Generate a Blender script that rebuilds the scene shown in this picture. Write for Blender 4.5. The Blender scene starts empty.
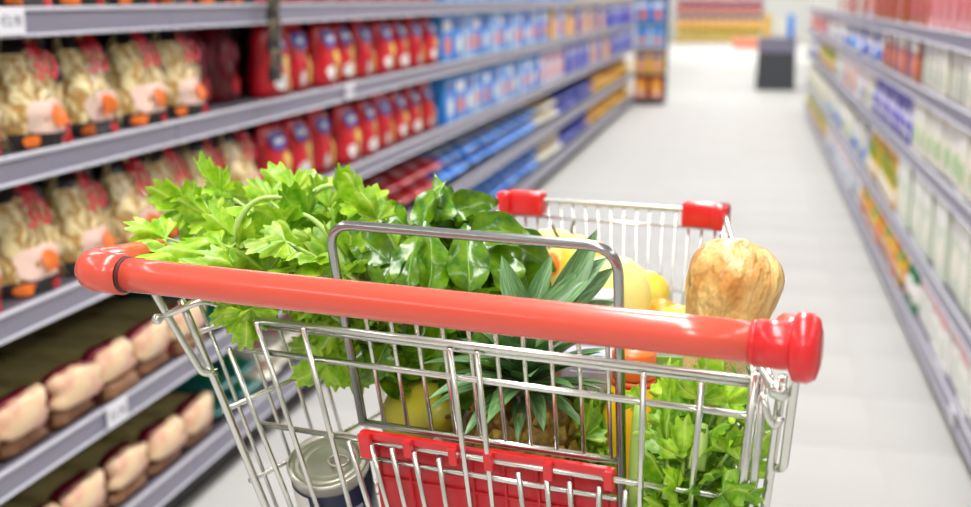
import bpy, bmesh, math, random
from mathutils import Vector, Matrix, noise
R = math.radians
rnd = random.Random(7)
sc = bpy.context.scene
col = sc.collection

# ------------------------------------------------------------------ camera
FPX, CX, CY = 1180.0, 485.5, 253.5
VPX, VPY = 752.0, -3.0          # where the aisle's lines meet
CAMH = 1.235
PITCH = math.atan((CY - VPY) / FPX)
YAW = math.atan((VPX - CX) * math.cos(PITCH) / FPX)
cd = bpy.data.cameras.new('camera')
cam = bpy.data.objects.new('camera', cd)
col.objects.link(cam)
cd.sensor_width = 36.0
cd.lens = FPX / 971.0 * 36.0
cd.clip_start = 0.05
cam.location = (0, 0, CAMH)
cam.rotation_euler = (math.pi / 2 - PITCH, 0, YAW)
cd.dof.use_dof = True
cd.dof.focus_distance = 0.96
cd.dof.aperture_fstop = 4.7
sc.camera = cam

# ------------------------------------------------------------------ view, world, lights
sc.view_settings.view_transform = 'Standard'
sc.view_settings.look = 'None'
sc.view_settings.gamma = 1.0
sc.view_settings.use_curve_mapping = False
sc.view_settings.exposure = 0.0
w = bpy.data.worlds.new('world')
sc.world = w
w.use_nodes = True
w.node_tree.nodes['Background'].inputs[0].default_value = (1, 1, 1, 1)
w.node_tree.nodes['Background'].inputs[1].default_value = 0.35
CEIL = 3.3
LAMP_W = 60.0
lamp_spots = [(x, y) for x in (-3.2, -0.35, 2.6) for y in (-3.0, 0.6, 4.2, 7.8, 11.4, 15.0, 18.6, 22.2, 25.8, 29.4, 32.6)]
for (x, y) in lamp_spots:
    l = bpy.data.lights.new('ceiling_lamp', 'AREA')
    l.shape = 'RECTANGLE'
    l.size, l.size_y = 0.5, 2.6
    l.energy = LAMP_W * (1.3 if x == -0.35 else 0.5) * (1.0 if y < 16 else (0.62 if y < 24 else 1.25))
    l.color = (1.0, 0.995, 0.99)
    o = bpy.data.objects.new('ceiling_lamp', l)
    col.objects.link(o)
    o.location = (x, y, CEIL - 0.075)

# pixel helpers
FW = Vector((-math.sin(YAW) * math.cos(PITCH), math.cos(YAW) * math.cos(PITCH), -math.sin(PITCH)))
RT = Vector((math.cos(YAW), math.sin(YAW), 0))
UP = RT.cross(FW)
CAM = Vector((0, 0, CAMH))
def ray(px, py):
    return FW + RT * ((px - CX) / FPX) + UP * ((CY - py) / FPX)
def at(px, py, depth):
    return CAM + ray(px, py) * depth

# ------------------------------------------------------------------ materials
def lin(c):
    def f(v):
        v /= 255.0
        return v / 12.92 if v <= 0.04045 else ((v + 0.055) / 1.055) ** 2.4
    return (f(c[0]), f(c[1]), f(c[2]), 1.0)
MATS = {}
def mat(name, rgb, rough=0.5, metal=0.0, spec=0.5, rgb2=None, scale=8.0, bump=0.0, bscale=None,
        trans=0.0, coat=0.0, tex='noise', detail=3.0, stretch=None, lo=0.35, hi=0.65, glass=0.0, vary=0.0):
    if name in MATS:
        return MATS[name]
    m = bpy.data.materials.new(name)
    m.use_nodes = True
    nt = m.node_tree
    b = nt.nodes['Principled BSDF']
    b.inputs['Base Color'].default_value = lin(rgb)
    b.inputs['Roughness'].default_value = rough
    b.inputs['Metallic'].default_value = metal
    b.inputs['Specular IOR Level'].default_value = spec
    b.inputs['Coat Weight'].default_value = coat
    b.inputs['Coat Roughness'].default_value = 0.08
    b.inputs['Transmission Weight'].default_value = glass
    colout = None
    if rgb2 is not None or bump > 0:
        tc = nt.nodes.new('ShaderNodeTexCoord')
        mp = nt.nodes.new('ShaderNodeMapping')
        nt.links.new(tc.outputs['Object'], mp.inputs[0])
        if stretch:
            mp.inputs['Scale'].default_value = stretch
        if tex == 'voronoi':
            t = nt.nodes.new('ShaderNodeTexVoronoi')
            t.inputs['Scale'].default_value = scale
            fac = t.outputs['Distance']
        elif tex == 'wave':
            t = nt.nodes.new('ShaderNodeTexWave')
            t.inputs['Scale'].default_value = scale
            t.inputs['Distortion'].default_value = 9.0
            t.inputs['Detail'].default_value = 2.0
            t.inputs['Detail Scale'].default_value = 1.6
            fac = t.outputs['Fac']
        else:
            t = nt.nodes.new('ShaderNodeTexNoise')
            t.inputs['Scale'].default_value = scale
            t.inputs['Detail'].default_value = detail
            fac = t.outputs['Fac']
        nt.links.new(mp.outputs[0], t.inputs['Vector'])
        if rgb2 is not None:
            cr = nt.nodes.new('ShaderNodeValToRGB')
            cr.color_ramp.elements[0].position = lo
            cr.color_ramp.elements[1].position = hi
            cr.color_ramp.elements[0].color = lin(rgb)
            cr.color_ramp.elements[1].color = lin(rgb2)
            nt.links.new(fac, cr.inputs[0])
            colout = cr.outputs[0]
        if bump > 0:
            bp = nt.nodes.new('ShaderNodeBump')
            bp.inputs['Strength'].default_value = bump
            bp.inputs['Distance'].default_value = 0.01
            src = fac
            if bscale:
                t2 = nt.nodes.new('ShaderNodeTexNoise')
                t2.inputs['Scale'].default_value = bscale
                nt.links.new(mp.outputs[0], t2.inputs['Vector'])
                src = t2.outputs['Fac']
            nt.links.new(src, bp.inputs['Height'])
            nt.links.new(bp.outputs[0], b.inputs['Normal'])
    if vary > 0:
        oi = nt.nodes.new('ShaderNodeObjectInfo')
        mr = nt.nodes.new('ShaderNodeMapRange')
        mr.inputs['To Min'].default_value = 1.0 - vary
        mr.inputs['To Max'].default_value = 1.0 + vary
        nt.links.new(oi.outputs['Random'], mr.inputs['Value'])
        hs = nt.nodes.new('ShaderNodeHueSaturation')
        hs.inputs['Color'].default_value = lin(rgb)
        if colout:
            nt.links.new(colout, hs.inputs['Color'])
        nt.links.new(mr.outputs[0], hs.inputs['Value'])
        colout = hs.outputs[0]
    if colout:
        nt.links.new(colout, b.inputs['Base Color'])
    if trans > 0:
        out = nt.nodes['Material Output']
        tr = nt.nodes.new('ShaderNodeBsdfTranslucent')
        tr.inputs[0].default_value = lin(rgb2 or rgb)
        if colout:
            nt.links.new(colout, tr.inputs[0])
        mx = nt.nodes.new('ShaderNodeMixShader')
        mx.inputs[0].default_value = trans
        nt.links.new(b.outputs[0], mx.inputs[1])
        nt.links.new(tr.outputs[0], mx.inputs[2])
        nt.links.new(mx.outputs[0], out.inputs[0])
    MATS[name] = m
    return m

M_FLOOR = mat('floor_tile', (198, 197, 193), 0.62, spec=0.3, rgb2=(190, 188, 184), scale=1.3, detail=6, vary=0.015)
M_GROUT = mat('floor_grout', (196, 192, 184), 0.8)
M_WALL = mat('wall_paint', (228, 228, 224), 0.8)
M_CEIL = mat('ceiling_panel', (238, 238, 236), 0.85)
M_RAIL = mat('shelf_rail_metal', (138, 135, 152), 0.42, metal=0.15)
M_LIP = mat('shelf_rail_lip', (200, 200, 210), 0.35)
M_LAMPBODY = mat('lamp_housing', (230, 230, 230), 0.5)
M_BOARD = mat('shelf_board_metal', (84, 82, 90), 0.5)
M_BACK = mat('shelf_back_panel', (42, 40, 44), 0.7)
M_KICK = mat('shelf_kick_plate', (38, 35, 36), 0.6)
M_CHROME = mat('chrome_wire', (222, 222, 215), 0.26, metal=1.0)
M_STEEL = mat('steel_loop', (172, 172, 172), 0.22, metal=1.0)
M_RED = mat('red_handle_plastic', (228, 88, 66), 0.26, rgb2=(222, 76, 58), scale=9, stretch=(.15, 3, 3), bump=.05, coat=0.5)
M_REDCAP = mat('red_cap_plastic', (224, 34, 38), 0.28, coat=0.3)
M_REDSEAT = mat('red_seat_plastic', (208, 40, 48), 0.38)
M_RUBBER = mat('black_rubber', (30, 30, 32), 0.6)

# ------------------------------------------------------------------ mesh helpers
def new_obj(name, me, m=None, parent=None, smooth=True):
    o = bpy.data.objects.new(name, me)
    col.objects.link(o)
    if m is not None and len(me.materials) == 0:
        me.materials.append(m)
    if parent is not None:
        o.parent = parent
    return o
def finish(bm, name, m=None, smooth=True, recalc=True):
    if recalc:
        bmesh.ops.recalc_face_normals(bm, faces=bm.faces[:])
    me = bpy.data.meshes.new(name)
    bm.to_mesh(me)
    bm.free()
    if smooth:
        for p in me.polygons:
            p.use_smooth = True
    if m is not None:
        me.materials.append(m)
    return me
def empty(name, loc=(0, 0, 0), rz=0.0):
    o = bpy.data.objects.new(name, None)
    col.objects.link(o)
    o.location = loc
    o.rotation_euler = (0, 0, rz)
    o.empty_display_size = 0.05
    return o
def tag(o, label, cat, group=None):
    o['label'] = label
    o['category'] = cat
    if group:
        o['group'] = group
    return o
def struct(o, label=None):
    o['kind'] = 'structure'
    if label:
        o['label'] = label
    return o
def add_box(bm, x0, x1, y0, y1, z0, z1, bev=0.0, seg=1):
    t = bmesh.new()
    bmesh.ops.create_cube(t, size=1.0)
    for v in t.verts:
        v.co = Vector((x0 + (v.co.x + .5) * (x1 - x0), y0 + (v.co.y + .5) * (y1 - y0), z0 + (v.co.z + .5) * (z1 - z0)))
    if bev > 0:
        bmesh.ops.bevel(t, geom=t.edges[:], offset=bev, segments=seg, affect='EDGES', profile=0.5)
    merge(bm, t)
def merge(bm, t, mtx=None):
    vm = {}
    for v in t.verts:
        vm[v] = bm.verts.new(mtx @ v.co if mtx else v.co)
    for f in t.faces:
        try:
            bm.faces.new([vm[v] for v in f.verts])
        except ValueError:
            pass
    t.free()
def box_mesh(name, dims, m=None, bev=0.0, seg=1, smooth=False):
    bm = bmesh.new()
    add_box(bm, *dims, bev=bev, seg=seg)
    return finish(bm, name, m, smooth)
def fillet(pts, r, n=5):
    pts = [Vector(p) for p in pts]
    out = [pts[0]]
    for i in range(1, len(pts) - 1):
        a, b, c = pts[i - 1], pts[i], pts[i + 1]
        d1, d2 = (a - b), (c - b)
        rr = min(r, d1.length * .49, d2.length * .49)
        p, q = b + d1.normalized() * rr, b + d2.normalized() * rr
        for k in range(n + 1):
            t = k / n
            out.append(p * (1 - t) ** 2 + b * 2 * t * (1 - t) + q * t * t)
    out.append(pts[-1])
    return out
def add_tube(bm, pts, rad, n=8, cap=True, closed=False):
    pts = [Vector(p) for p in pts]
    N = len(pts)
    rads = rad if isinstance(rad, (list, tuple)) else [rad] * N
    rings = []
    prev = None
    for i in range(N):
        if i == 0:
            t = pts[1] - pts[0]
        elif i == N - 1:
            t = pts[-1] - pts[-2]
        else:
            t = (pts[i + 1] - pts[i]).normalized() + (pts[i] - pts[i - 1]).normalized()
        t.normalize()
        if prev is None:
            a = Vector((0, 0, 1)) if abs(t.z) < .9 else Vector((1, 0, 0))
            u = t.cross(a).normalized()
        else:
            u = (prev - t * prev.dot(t)).normalized()
        prev = u
        v = t.cross(u)
        rings.append([bm.verts.new(pts[i] + (u * math.cos(2 * math.pi * k / n) + v * math.sin(2 * math.pi * k / n)) * rads[i]) for k in range(n)])
    for i in range(N - 1):
        for k in range(n):
            bm.faces.new((rings[i][k], rings[i][(k + 1) % n], rings[i + 1][(k + 1) % n], rings[i + 1][k]))
    if cap:
        bm.faces.new(rings[0][::-1])
        bm.faces.new(rings[-1])
def tube(name, pts, rad, m, parent=None, n=8):
    bm = bmesh.new()
    add_tube(bm, pts, rad, n)
    return new_obj(name, finish(bm, name, m), None, parent)
def lathe_mesh(name, prof, m=None, n=24, fn=None):
    bm = bmesh.new()
    rings = []
    for (r_, z) in prof:
        ring = []
        for k in range(n):
            a = 2 * math.pi * k / n
            p = Vector((max(r_, 1e-4) * math.cos(a), max(r_, 1e-4) * math.sin(a), z))
            if fn:
                p = fn(p, a)
            ring.append(bm.verts.new(p))
        rings.append(ring)
    for i in range(len(rings) - 1):
        for k in range(n):
            bm.faces.new((rings[i][k], rings[i][(k + 1) % n], rings[i + 1][(k + 1) % n], rings[i + 1][k]))
    bm.faces.new(rings[0][::-1])
    bm.faces.new(rings[-1])
    return finish(bm, name, m)
def copy_tree(o, parent=None):
    c = o.copy()
    col.objects.link(c)
    c.parent = parent
    for ch in o.children:
        copy_tree(ch, c)
    return c

# ------------------------------------------------------------------ room
FLX0, FLX1, FLY0, FLY1 = -6.0, 6.0, -6.0, 36.0
XL, XR = -1.28, 0.60          # shelf fronts of the aisle
fl = struct(new_obj('floor', box_mesh('floor', (FLX0, FLX1, FLY0, FLY1, -0.08, -0.002)), M_GROUT), 'pale beige tiled floor of the aisle')
TS = 0.45
tile_me = box_mesh('tile', (-TS / 2 + .0015, TS / 2 - .0015, -TS / 2 + .0015, TS / 2 - .0015, -0.004, 0.0), M_FLOOR, bev=0.0008)
ti = 0
y = -1.0
while y < 17.5:
    x = -1.4 + TS / 2 - TS
    while x < 1.4:
        t = new_obj('tile', tile_me, None, fl)
        t.location = (x, y, 0)
        x += TS
    y += TS
YT = y - TS / 2
XT0, XT1 = -1.4 - TS, x - TS / 2
for dims in ((FLX0, FLX1, YT, FLY1, -.004, 0), (FLX0, FLX1, FLY0, -1.0 - TS / 2, -.004, 0),
             (FLX0, XT0, -1.0 - TS / 2, YT, -.004, 0), (XT1, FLX1, -1.0 - TS / 2, YT, -.004, 0)):
    new_obj('floor_covering', box_mesh('floor_covering', dims, M_FLOOR), None, fl)
struct(new_obj('ceiling', box_mesh('ceiling', (FLX0, FLX1, FLY0, FLY1, CEIL, CEIL + .1)), M_CEIL), 'white ceiling over the shop')
struct(new_obj('wall_left', box_mesh('wall_left', (FLX0 - .1, FLX0, FLY0, FLY1, 0, CEIL)), M_WALL), 'white wall beyond the left shelving')
struct(new_obj('wall_right', box_mesh('wall_right', (FLX1, FLX1 + .1, FLY0, FLY1, 0, CEIL)), M_WALL), 'white wall beyond the right shelving')
struct(new_obj('wall_back', box_mesh('wall_back', (FLX0, FLX1, FLY1, FLY1 + .1, 0, CEIL)), M_WALL), 'white wall at the far end')
struct(new_obj('wall_front', box_mesh('wall_front', (FLX0, FLX1, FLY0 - .1, FLY0, 0, CEIL)), M_WALL), 'white wall behind the camera')
house_me = None
for i, (x, y) in enumerate(lamp_spots):
    if house_me is None:
        house_me = box_mesh('ceiling_light', (-.29, .29, -1.36, 1.36, -.065, 0), M_LAMPBODY, bev=.004)
    o = new_obj('ceiling_light', house_me)
    o.location = (x, y, CEIL)
    tag(o, 'white strip light on the ceiling, above the frame', 'ceiling light', 'strip lights on the ceiling')

# ------------------------------------------------------------------ shelving
ORD = ['first', 'second', 'third', 'fourth', 'fifth', 'sixth', 'seventh', 'eighth', 'ninth', 'tenth', 'eleventh', 'twelfth',
       'thirteenth', 'fourteenth', 'fifteenth', 'sixteenth', 'seventeenth', 'eighteenth', 'nineteenth', 'twentieth',
       'twenty-first', 'twenty-second', 'twenty-third', 'twenty-fourth', 'twenty-fifth', 'twenty-sixth', 'twenty-seventh',
       'twenty-eighth', 'twenty-ninth', 'thirtieth']
ZL = [1.215, 0.955, 0.68, 0.395, 0.145]
ZR = [1.13, 0.92, 0.675, 0.37, 0.13]
SD = 0.46      # shelf depth
def make_unit(zs, length, railh=0.05):
    """one bay, aisle face at local x = 0, shelves run to x = -SD, along y from 0 to length"""
    root = empty('shelf_unit')
    new_obj('back_panel', box_mesh('back_panel', (-SD - .02, -SD, 0.002, length - .002, 0.0, 1.62), M_BACK), None, root)
    new_obj('kick_plate', box_mesh('kick_plate', (-.06, -.045, 0.001, length - .001, 0.0, zs[-1] - .045), M_KICK), None, root)
    for yy in (.0, length - .03):
        new_obj('upright', box_mesh('upright', (-SD, -SD + .04, yy, yy + .03, 0, 1.64), M_BOARD), None, root)
    for i, z in enumerate(zs):
        b = new_obj('shelf_board', box_mesh('shelf_board', (-SD, -.012, .002, length - .002, z - .028, z), M_BOARD, bev=.002), None, root)
        h = railh if i < 4 else railh + .008
        bm = bmesh.new()     # rail with two lips
        add_box(bm, -.012, .0, .001, length - .001, z - h, z + .002, bev=.0015)
        new_obj('price_rail', finish(bm, 'price_rail', M_RAIL, False), None, b)
        bm = bmesh.new()
        add_box(bm, -.002, .004, .001, length - .001, z - .005, z + .003, bev=.0015)
        new_obj('rail_lip', finish(bm, 'rail_lip', M_LIP, False), None, b)
        bm = bmesh.new()
        add_box(bm, -.002, .004, .001, length - .001, z - h - .001, z - h + .005, bev=.0015)
        new_obj('rail_lip', finish(bm, 'rail_lip', M_LIP, False), None, b)
    return root
BAY = 1.25
uL = make_unit(ZL, BAY)
for k in range(10):
    o = uL if k == 0 else copy_tree(uL)
    o.location = (XL, 1.25 + k * BAY, 0)
    tag(o, 'grey metal shelf bay along the left of the aisle, %s from the cart' % ORD[k], 'shelf', 'shelf bays left of the aisle')
uR = make_unit(ZR, BAY)
for k in range(9):
    o = uR if k == 0 else copy_tree(uR)
    o.location = (XR, 2.0 + BAY + k * BAY, 0)
    o.rotation_euler = (0, 0, math.pi)
    tag(o, 'grey metal shelf bay along the right of the aisle, %s from the near end' % ORD[k], 'shelf', 'shelf bays right of the aisle')
YLEND = 1.25 + 10 * BAY
YREND = 2.0 + 9 * BAY

# ------------------------------------------------------------------ product shapes (front faces -Y, base at z = 0)
class Bag:
    """a standing film bag, flat bottom, pinched top"""
    def __init__(s, w, h, d, pinch=2.4, seed=0, crinkle=.004, narrow=0.0):
        s.w, s.h, s.d, s.p, s.seed, s.c, s.nw = w, h, d, pinch, seed, crinkle, narrow
    def half(s, v):
        t = s.d * (1 - v ** s.p) + .004
        ww = s.w * (0.94 + .10 * math.sin(math.pi * min(1, v * 1.1)))
        ww *= 1 - s.nw * max(0, (v - .35) / .65) ** 1.5
        return ww / 2, t / 2
    def front(s, u, v, off=0.0):
        hw, ht = s.half(v)
        yy = -ht * max(0, 1 - abs(u) ** 3) ** (1 / 2.2)
        n = noise.noise(Vector((u * 3 + s.seed, v * 5, 1.3))) * s.c * 2
        return Vector((u * hw, yy - n - off, v * s.h))
    def body(s, name, m, nu=9, nv=9):
        bm = bmesh.new()
        rings = []
        for j in range(nv):
            v = j / (nv - 1)
            fr = [s.front(-1 + 2 * i / (nu - 1), v) for i in range(nu)]
            bk = [Vector((p.x, -p.y, p.z)) for p in fr[1:-1]][::-1]
            rings.append([bm.verts.new(p) for p in fr + bk])
        n = len(rings[0])
        for j in range(nv - 1):
            for k in range(n):
                bm.faces.new((rings[j][k], rings[j][(k + 1) % n], rings[j + 1][(k + 1) % n], rings[j + 1][k]))
        bm.faces.new(rings[0][::-1])
        bm.faces.new(rings[-1])
        return finish(bm, name, m)
    def patch(s, name, m, u0, u1, v0, v1, shape='rect', nu=8, nv=6, off=.0025):
        bm = bmesh.new()
        if shape == 'rect':
            g = [[bm.verts.new(s.front(u0 + (u1 - u0) * i / nu, v0 + (v1 - v0) * j / nv, off)) for i in range(nu + 1)] for j in range(nv + 1)]
            for j in range(nv):
                for i in range(nu):
                    bm.faces.new((g[j][i], g[j][i + 1], g[j + 1][i + 1], g[j + 1][i]))
        else:
            cu, cv, ru, rv = (u0 + u1) / 2, (v0 + v1) / 2, (u1 - u0) / 2, (v1 - v0) / 2
            c = bm.verts.new(s.front(cu, cv, off))
            prev = None
            n = 20
            for rr in (.5, 1.0):
                ring = []
                for k in range(n):
                    a = 2 * math.pi * k / n
                    e = 2.0 if shape == 'oval' else 3.6
                    f = (abs(math.cos(a)) ** e + abs(math.sin(a)) ** e) ** (-1 / e)
                    ring.append(bm.verts.new(s.front(cu + ru * rr * f * math.cos(a), cv + rv * rr * f * math.sin(a), off)))
                for k in range(n):
                    if prev is None:
                        bm.faces.new((c, ring[k], ring[(k + 1) % n]))
                    else:
                        bm.faces.new((prev[k], ring[k], ring[(k + 1) % n], prev[(k + 1) % n]))
                prev = ring
        return finish(bm, name, m, True, False)
def text_mesh(name, body, size, m, depth=.0006):
    cu = bpy.data.curves.new(name, 'FONT')
    cu.body = body
    cu.size = size
    cu.align_x = 'CENTER'
    cu.align_y = 'CENTER'
    cu.extrude = depth
    o = bpy.data.objects.new(name, cu)
    col.objects.link(o)
    dg = bpy.context.evaluated_depsgraph_get()
    me = bpy.data.meshes.new_from_object(o.evaluated_get(dg))
    bpy.data.objects.remove(o)
    bpy.data.curves.remove(cu)
    me.name = name
    me.materials.clear()
    me.materials.append(m)
    return me

PM = {}   # product colours
def pm(name, rgb, rough=0.32, **k):
    return mat('print_' + name, rgb, rough, **k)
M_NOODLE = mat('noodle_film', (186, 140, 66), 0.16, rgb2=(244, 222, 164), scale=13, tex='wave', bump=.7, lo=.05, hi=.55, stretch=(1, 1, 1.2), coat=.6)
M_BLACK = pm('black', (34, 28, 28), .3)
M_PINK = pm('pink', (240, 206, 190), .3)
M_ORANGE = pm('orange', (238, 120, 40), .3)
M_PRED = pm('red', (204, 26, 40), .28, rgb2=(176, 14, 30), scale=14)
M_DRED = pm('darkred', (120, 12, 28), .28, rgb2=(92, 8, 22), scale=14)
M_PBLUE = pm('blue', (40, 72, 176), .3)
M_SKY = pm('skyblue', (26, 120, 224), .3, rgb2=(64, 160, 236), scale=9)
M_SKYL = pm('pale_skyblue', (110, 176, 232), .3, rgb2=(150, 200, 240), scale=9)
M_NAVY = pm('navy', (40, 54, 176), .3, rgb2=(70, 92, 206), scale=9)
M_PURPLE = pm('purple', (78, 62, 186), .22, rgb2=(126, 114, 222), scale=16, coat=.5)
M_WHITE = pm('white', (238, 236, 232), .35)
M_CREAM = pm('cream', (240, 236, 220), .35, rgb2=(228, 224, 206), scale=12)
M_YELLOW = pm('yellow', (242, 196, 48), .3, rgb2=(230, 170, 40), scale=12)
M_PASTA = pm('pasta_window', (236, 196, 104), .25, rgb2=(206, 158, 66), scale=40)
M_GREEN = pm('green', (30, 132, 72), .3)
M_LEAFG = pm('leaf_green', (128, 180, 78), .3)
M_TEAL = pm('teal', (26, 104, 98), .3)
M_BROWN = pm('brown', (150, 72, 36), .32, rgb2=(178, 96, 52), scale=10)
M_LAV = pm('lavender', (196, 192, 226), .32, rgb2=(226, 224, 240), scale=12)
M_ROSE = pm('rose', (214, 132, 140), .32, rgb2=(232, 170, 172), scale=12)
M_OLIVE = pm('olive_film', (160, 146, 92), .25, rgb2=(196, 180, 122), scale=60, stretch=(8, .4, 1))
M_PEACH = pm('spaghetti_end', (240, 206, 164), .35, rgb2=(222, 146, 128), scale=22, lo=.45, hi=.72, coat=.3)
M_BROWNEND = pm('brown_end', (150, 104, 66), .45, rgb2=(110, 70, 44), scale=70)
M_AMBER = pm('amber_film', (176, 120, 34), .25, rgb2=(130, 92, 36), scale=12)
M_MAROON = pm('maroon', (128, 20, 44), .28)
M_SLATE = pm('slate', (96, 104, 108), .35)
M_GREYG = pm('grey_green', (206, 214, 196), .35)

def proto(name, body_me, parts):
    root = empty(name)
    new_obj('body', body_me, None, root)
    for (n, me, loc, rot) in parts:
        p = new_obj(n, me, None, root)
        p.location = loc
        p.rotation_euler = rot
    return root
ZERO = (0, 0, 0)
def P_noodle(seed):
    b = Bag(.186, .215, .12, 3.0, seed, .009, .30)
    parts = [('base_band', b.patch('base_band', M_BLACK, -.97, .97, .0, .14), ZERO, ZERO),
             ('red_corner', b.patch('red_corner', M_PRED, .35, .9, .03, .24, 'round', off=.0038), ZERO, ZERO),
             ('orange_mark', b.patch('orange_mark', M_ORANGE, -.85, -.35, .02, .12, 'round', off=.0038), ZERO, ZERO),
             ('label_panel', b.patch('label_panel', M_PINK, -.72, .55, .13, .42, 'round', off=.0035), ZERO, ZERO),
             ('label_disc', b.patch('label_disc', M_ORANGE, -.24, .3, .17, .38, 'oval', off=.010), ZERO, ZERO),
             ('top_band', b.patch('top_band', M_BLACK, -.97, .97, .82, .99), ZERO, ZERO),
             ('side_mark', b.patch('side_mark', M_BLACK, .5, .97, .55, .82, off=.003), ZERO, ZERO),
             ('red_patch', b.patch('red_patch', M_PRED, .1, .62, .0, .1, 'round', off=.0045), ZERO, ZERO),
             ('top_mark', b.patch('top_mark', M_PRED, -.3, .5, .80, .96, 'round', off=.0038), ZERO, ZERO)]
    c = b.front(-.05, .70, .010)
    parts.append(('lettering', TXT30, tuple(c), (R(90 - 20), 0, R(-4))))
    return proto('noodle_bag', b.body('noodle_bag_body', M_NOODLE), parts)
M_LETTER = pm('letter_red', (196, 30, 52), .35)
M_LETTERBG = pm('letter_white', (244, 232, 228), .35)
TXT30 = text_mesh('lettering', '30', .075, M_LETTER, .0012)
def P_redbag(seed, main, name='pasta_bag'):
    b = Bag(.18, .205, .09, 3.2, seed, .006)
    parts = [('blue_oval', b.patch('blue_oval', M_PBLUE, -.62, .5, .60, .86, 'oval', off=.0035), ZERO, ZERO),
             ('oval_text', b.patch('oval_text', M_WHITE, -.4, .28, .70, .77, 'round', off=.005), ZERO, ZERO),
             ('window', b.patch('window', M_PASTA, .2, .8, .08, .55, 'round', off=.003), ZERO, ZERO),
             ('white_seal', b.patch('white_seal', M_WHITE, -.55, .0, .10, .32, 'oval', off=.004), ZERO, ZERO)]
    return proto(name, b.body(name + '_body', main), parts)
def P_plainbag(seed, main, name, spot, spot2, w=.17, h=.2, d=.09):
    b = Bag(w, h, d, 3.0, seed, .007)
    parts = [('label_panel', b.patch('label_panel', spot, -.6, .6, .45, .8, 'round', off=.003), ZERO, ZERO),
             ('label_spot', b.patch('label_spot', spot2, -.3, .6, .10, .38, 'oval', off=.003), ZERO, ZERO)]
    return proto(name, b.body(name + '_body', main), parts)
def P_box(main, name, c1, c2, w=.15, h=.2, d=.07, stripe=None):
    bm = bmesh.new()
    add_box(bm, -w / 2, w / 2, -d / 2, d / 2, 0, h, bev=.0025)
    me = finish(bm, name + '_body', main, False)
    f = -d / 2
    parts = []
    def pan(n, m, x0, x1, z0, z1, k=1):
        parts.append((n, box_mesh(n, (x0 * w, x1 * w, f - .0012 * k, f + .001, z0 * h, z1 * h), m, bev=.0004), ZERO, ZERO))
    pan('title_panel', c1, -.4, .4, .66, .88)
    b_ = bmesh.new()
    n = 18
    top = [b_.verts.new((w * .30 * math.cos(2 * math.pi * k / n) + .04 * w, f - .0014, h * .34 + h * .2 * math.sin(2 * math.pi * k / n))) for k in range(n)]
    bot = [b_.verts.new((v.co.x, f + .001, v.co.z)) for v in top]
    b_.faces.new(top)
    for k in range(n):
        b_.faces.new((top[k], bot[k], bot[(k + 1) % n], top[(k + 1) % n]))
    parts.append(('picture', finish(b_, 'picture', c2, False), ZERO, ZERO))
    if stripe:
        pan('stripe', stripe, -.5, -.38, .02, .98)
    return proto(name, me, parts)
def P_spaghetti(seed, w=.15, h=.074, endm=None, body=None, name='spaghetti_pack'):
    """long film pack lying with its end to the aisle (end faces -Y, runs back along +Y)"""
    L = .30
    n = 20
    def ring_at(b_, yy, sw, sh, lump):
        ring = []
        for k in range(n):
            a = 2 * math.pi * k / n
            f = (abs(math.cos(a)) ** 5 + abs(math.sin(a)) ** 5) ** (-1 / 5)
            q = 1 + lump * noise.noise(Vector((math.cos(a) * 1.7 + seed, yy * 22, math.sin(a) * 1.7 + seed)))
            qz = q if math.sin(a) > 0 else 1.0
            ring.append(b_.verts.new((w / 2 * sw * f * q * math.cos(a), yy, h / 2 + h / 2 * sh * f * qz * math.sin(a))))
        return ring
    def loft(spec, m, nm, lump):
        b_ = bmesh.new()
        rs = [ring_at(b_, yy, sw, sh, lump) for (yy, sw, sh) in spec]
        for i in range(len(rs) - 1):
            for k in range(n):
                b_.faces.new((rs[i][k], rs[i][(k + 1) % n], rs[i + 1][(k + 1) % n], rs[i + 1][k]))
        b_.faces.new(rs[0])
        b_.faces.new(rs[-1])
        return finish(b_, nm, m)
    bd = loft([(.02, .94, .94), (.03, .97, .96), (.10, .97, .94), (.2, .95, .92), (L - .02, .97, .94), (L, .7, .7)], body or M_OLIVE, name + '_body', .10)
    parts = [('end_face', loft([(-.018, .80, .74), (-.012, .92, .90), (.008, .95, .95), (.012, .9, .9)], endm or M_PEACH, 'end_face', .42), ZERO, ZERO),
             ('film_band', loft([(.006, .93, .95), (.012, .985, 1.0), (.034, .985, 1.0), (.036, .9, .9)], M_MAROON, 'film_band', .12), ZERO, ZERO)]
    return proto(name, bd, parts)
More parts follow.
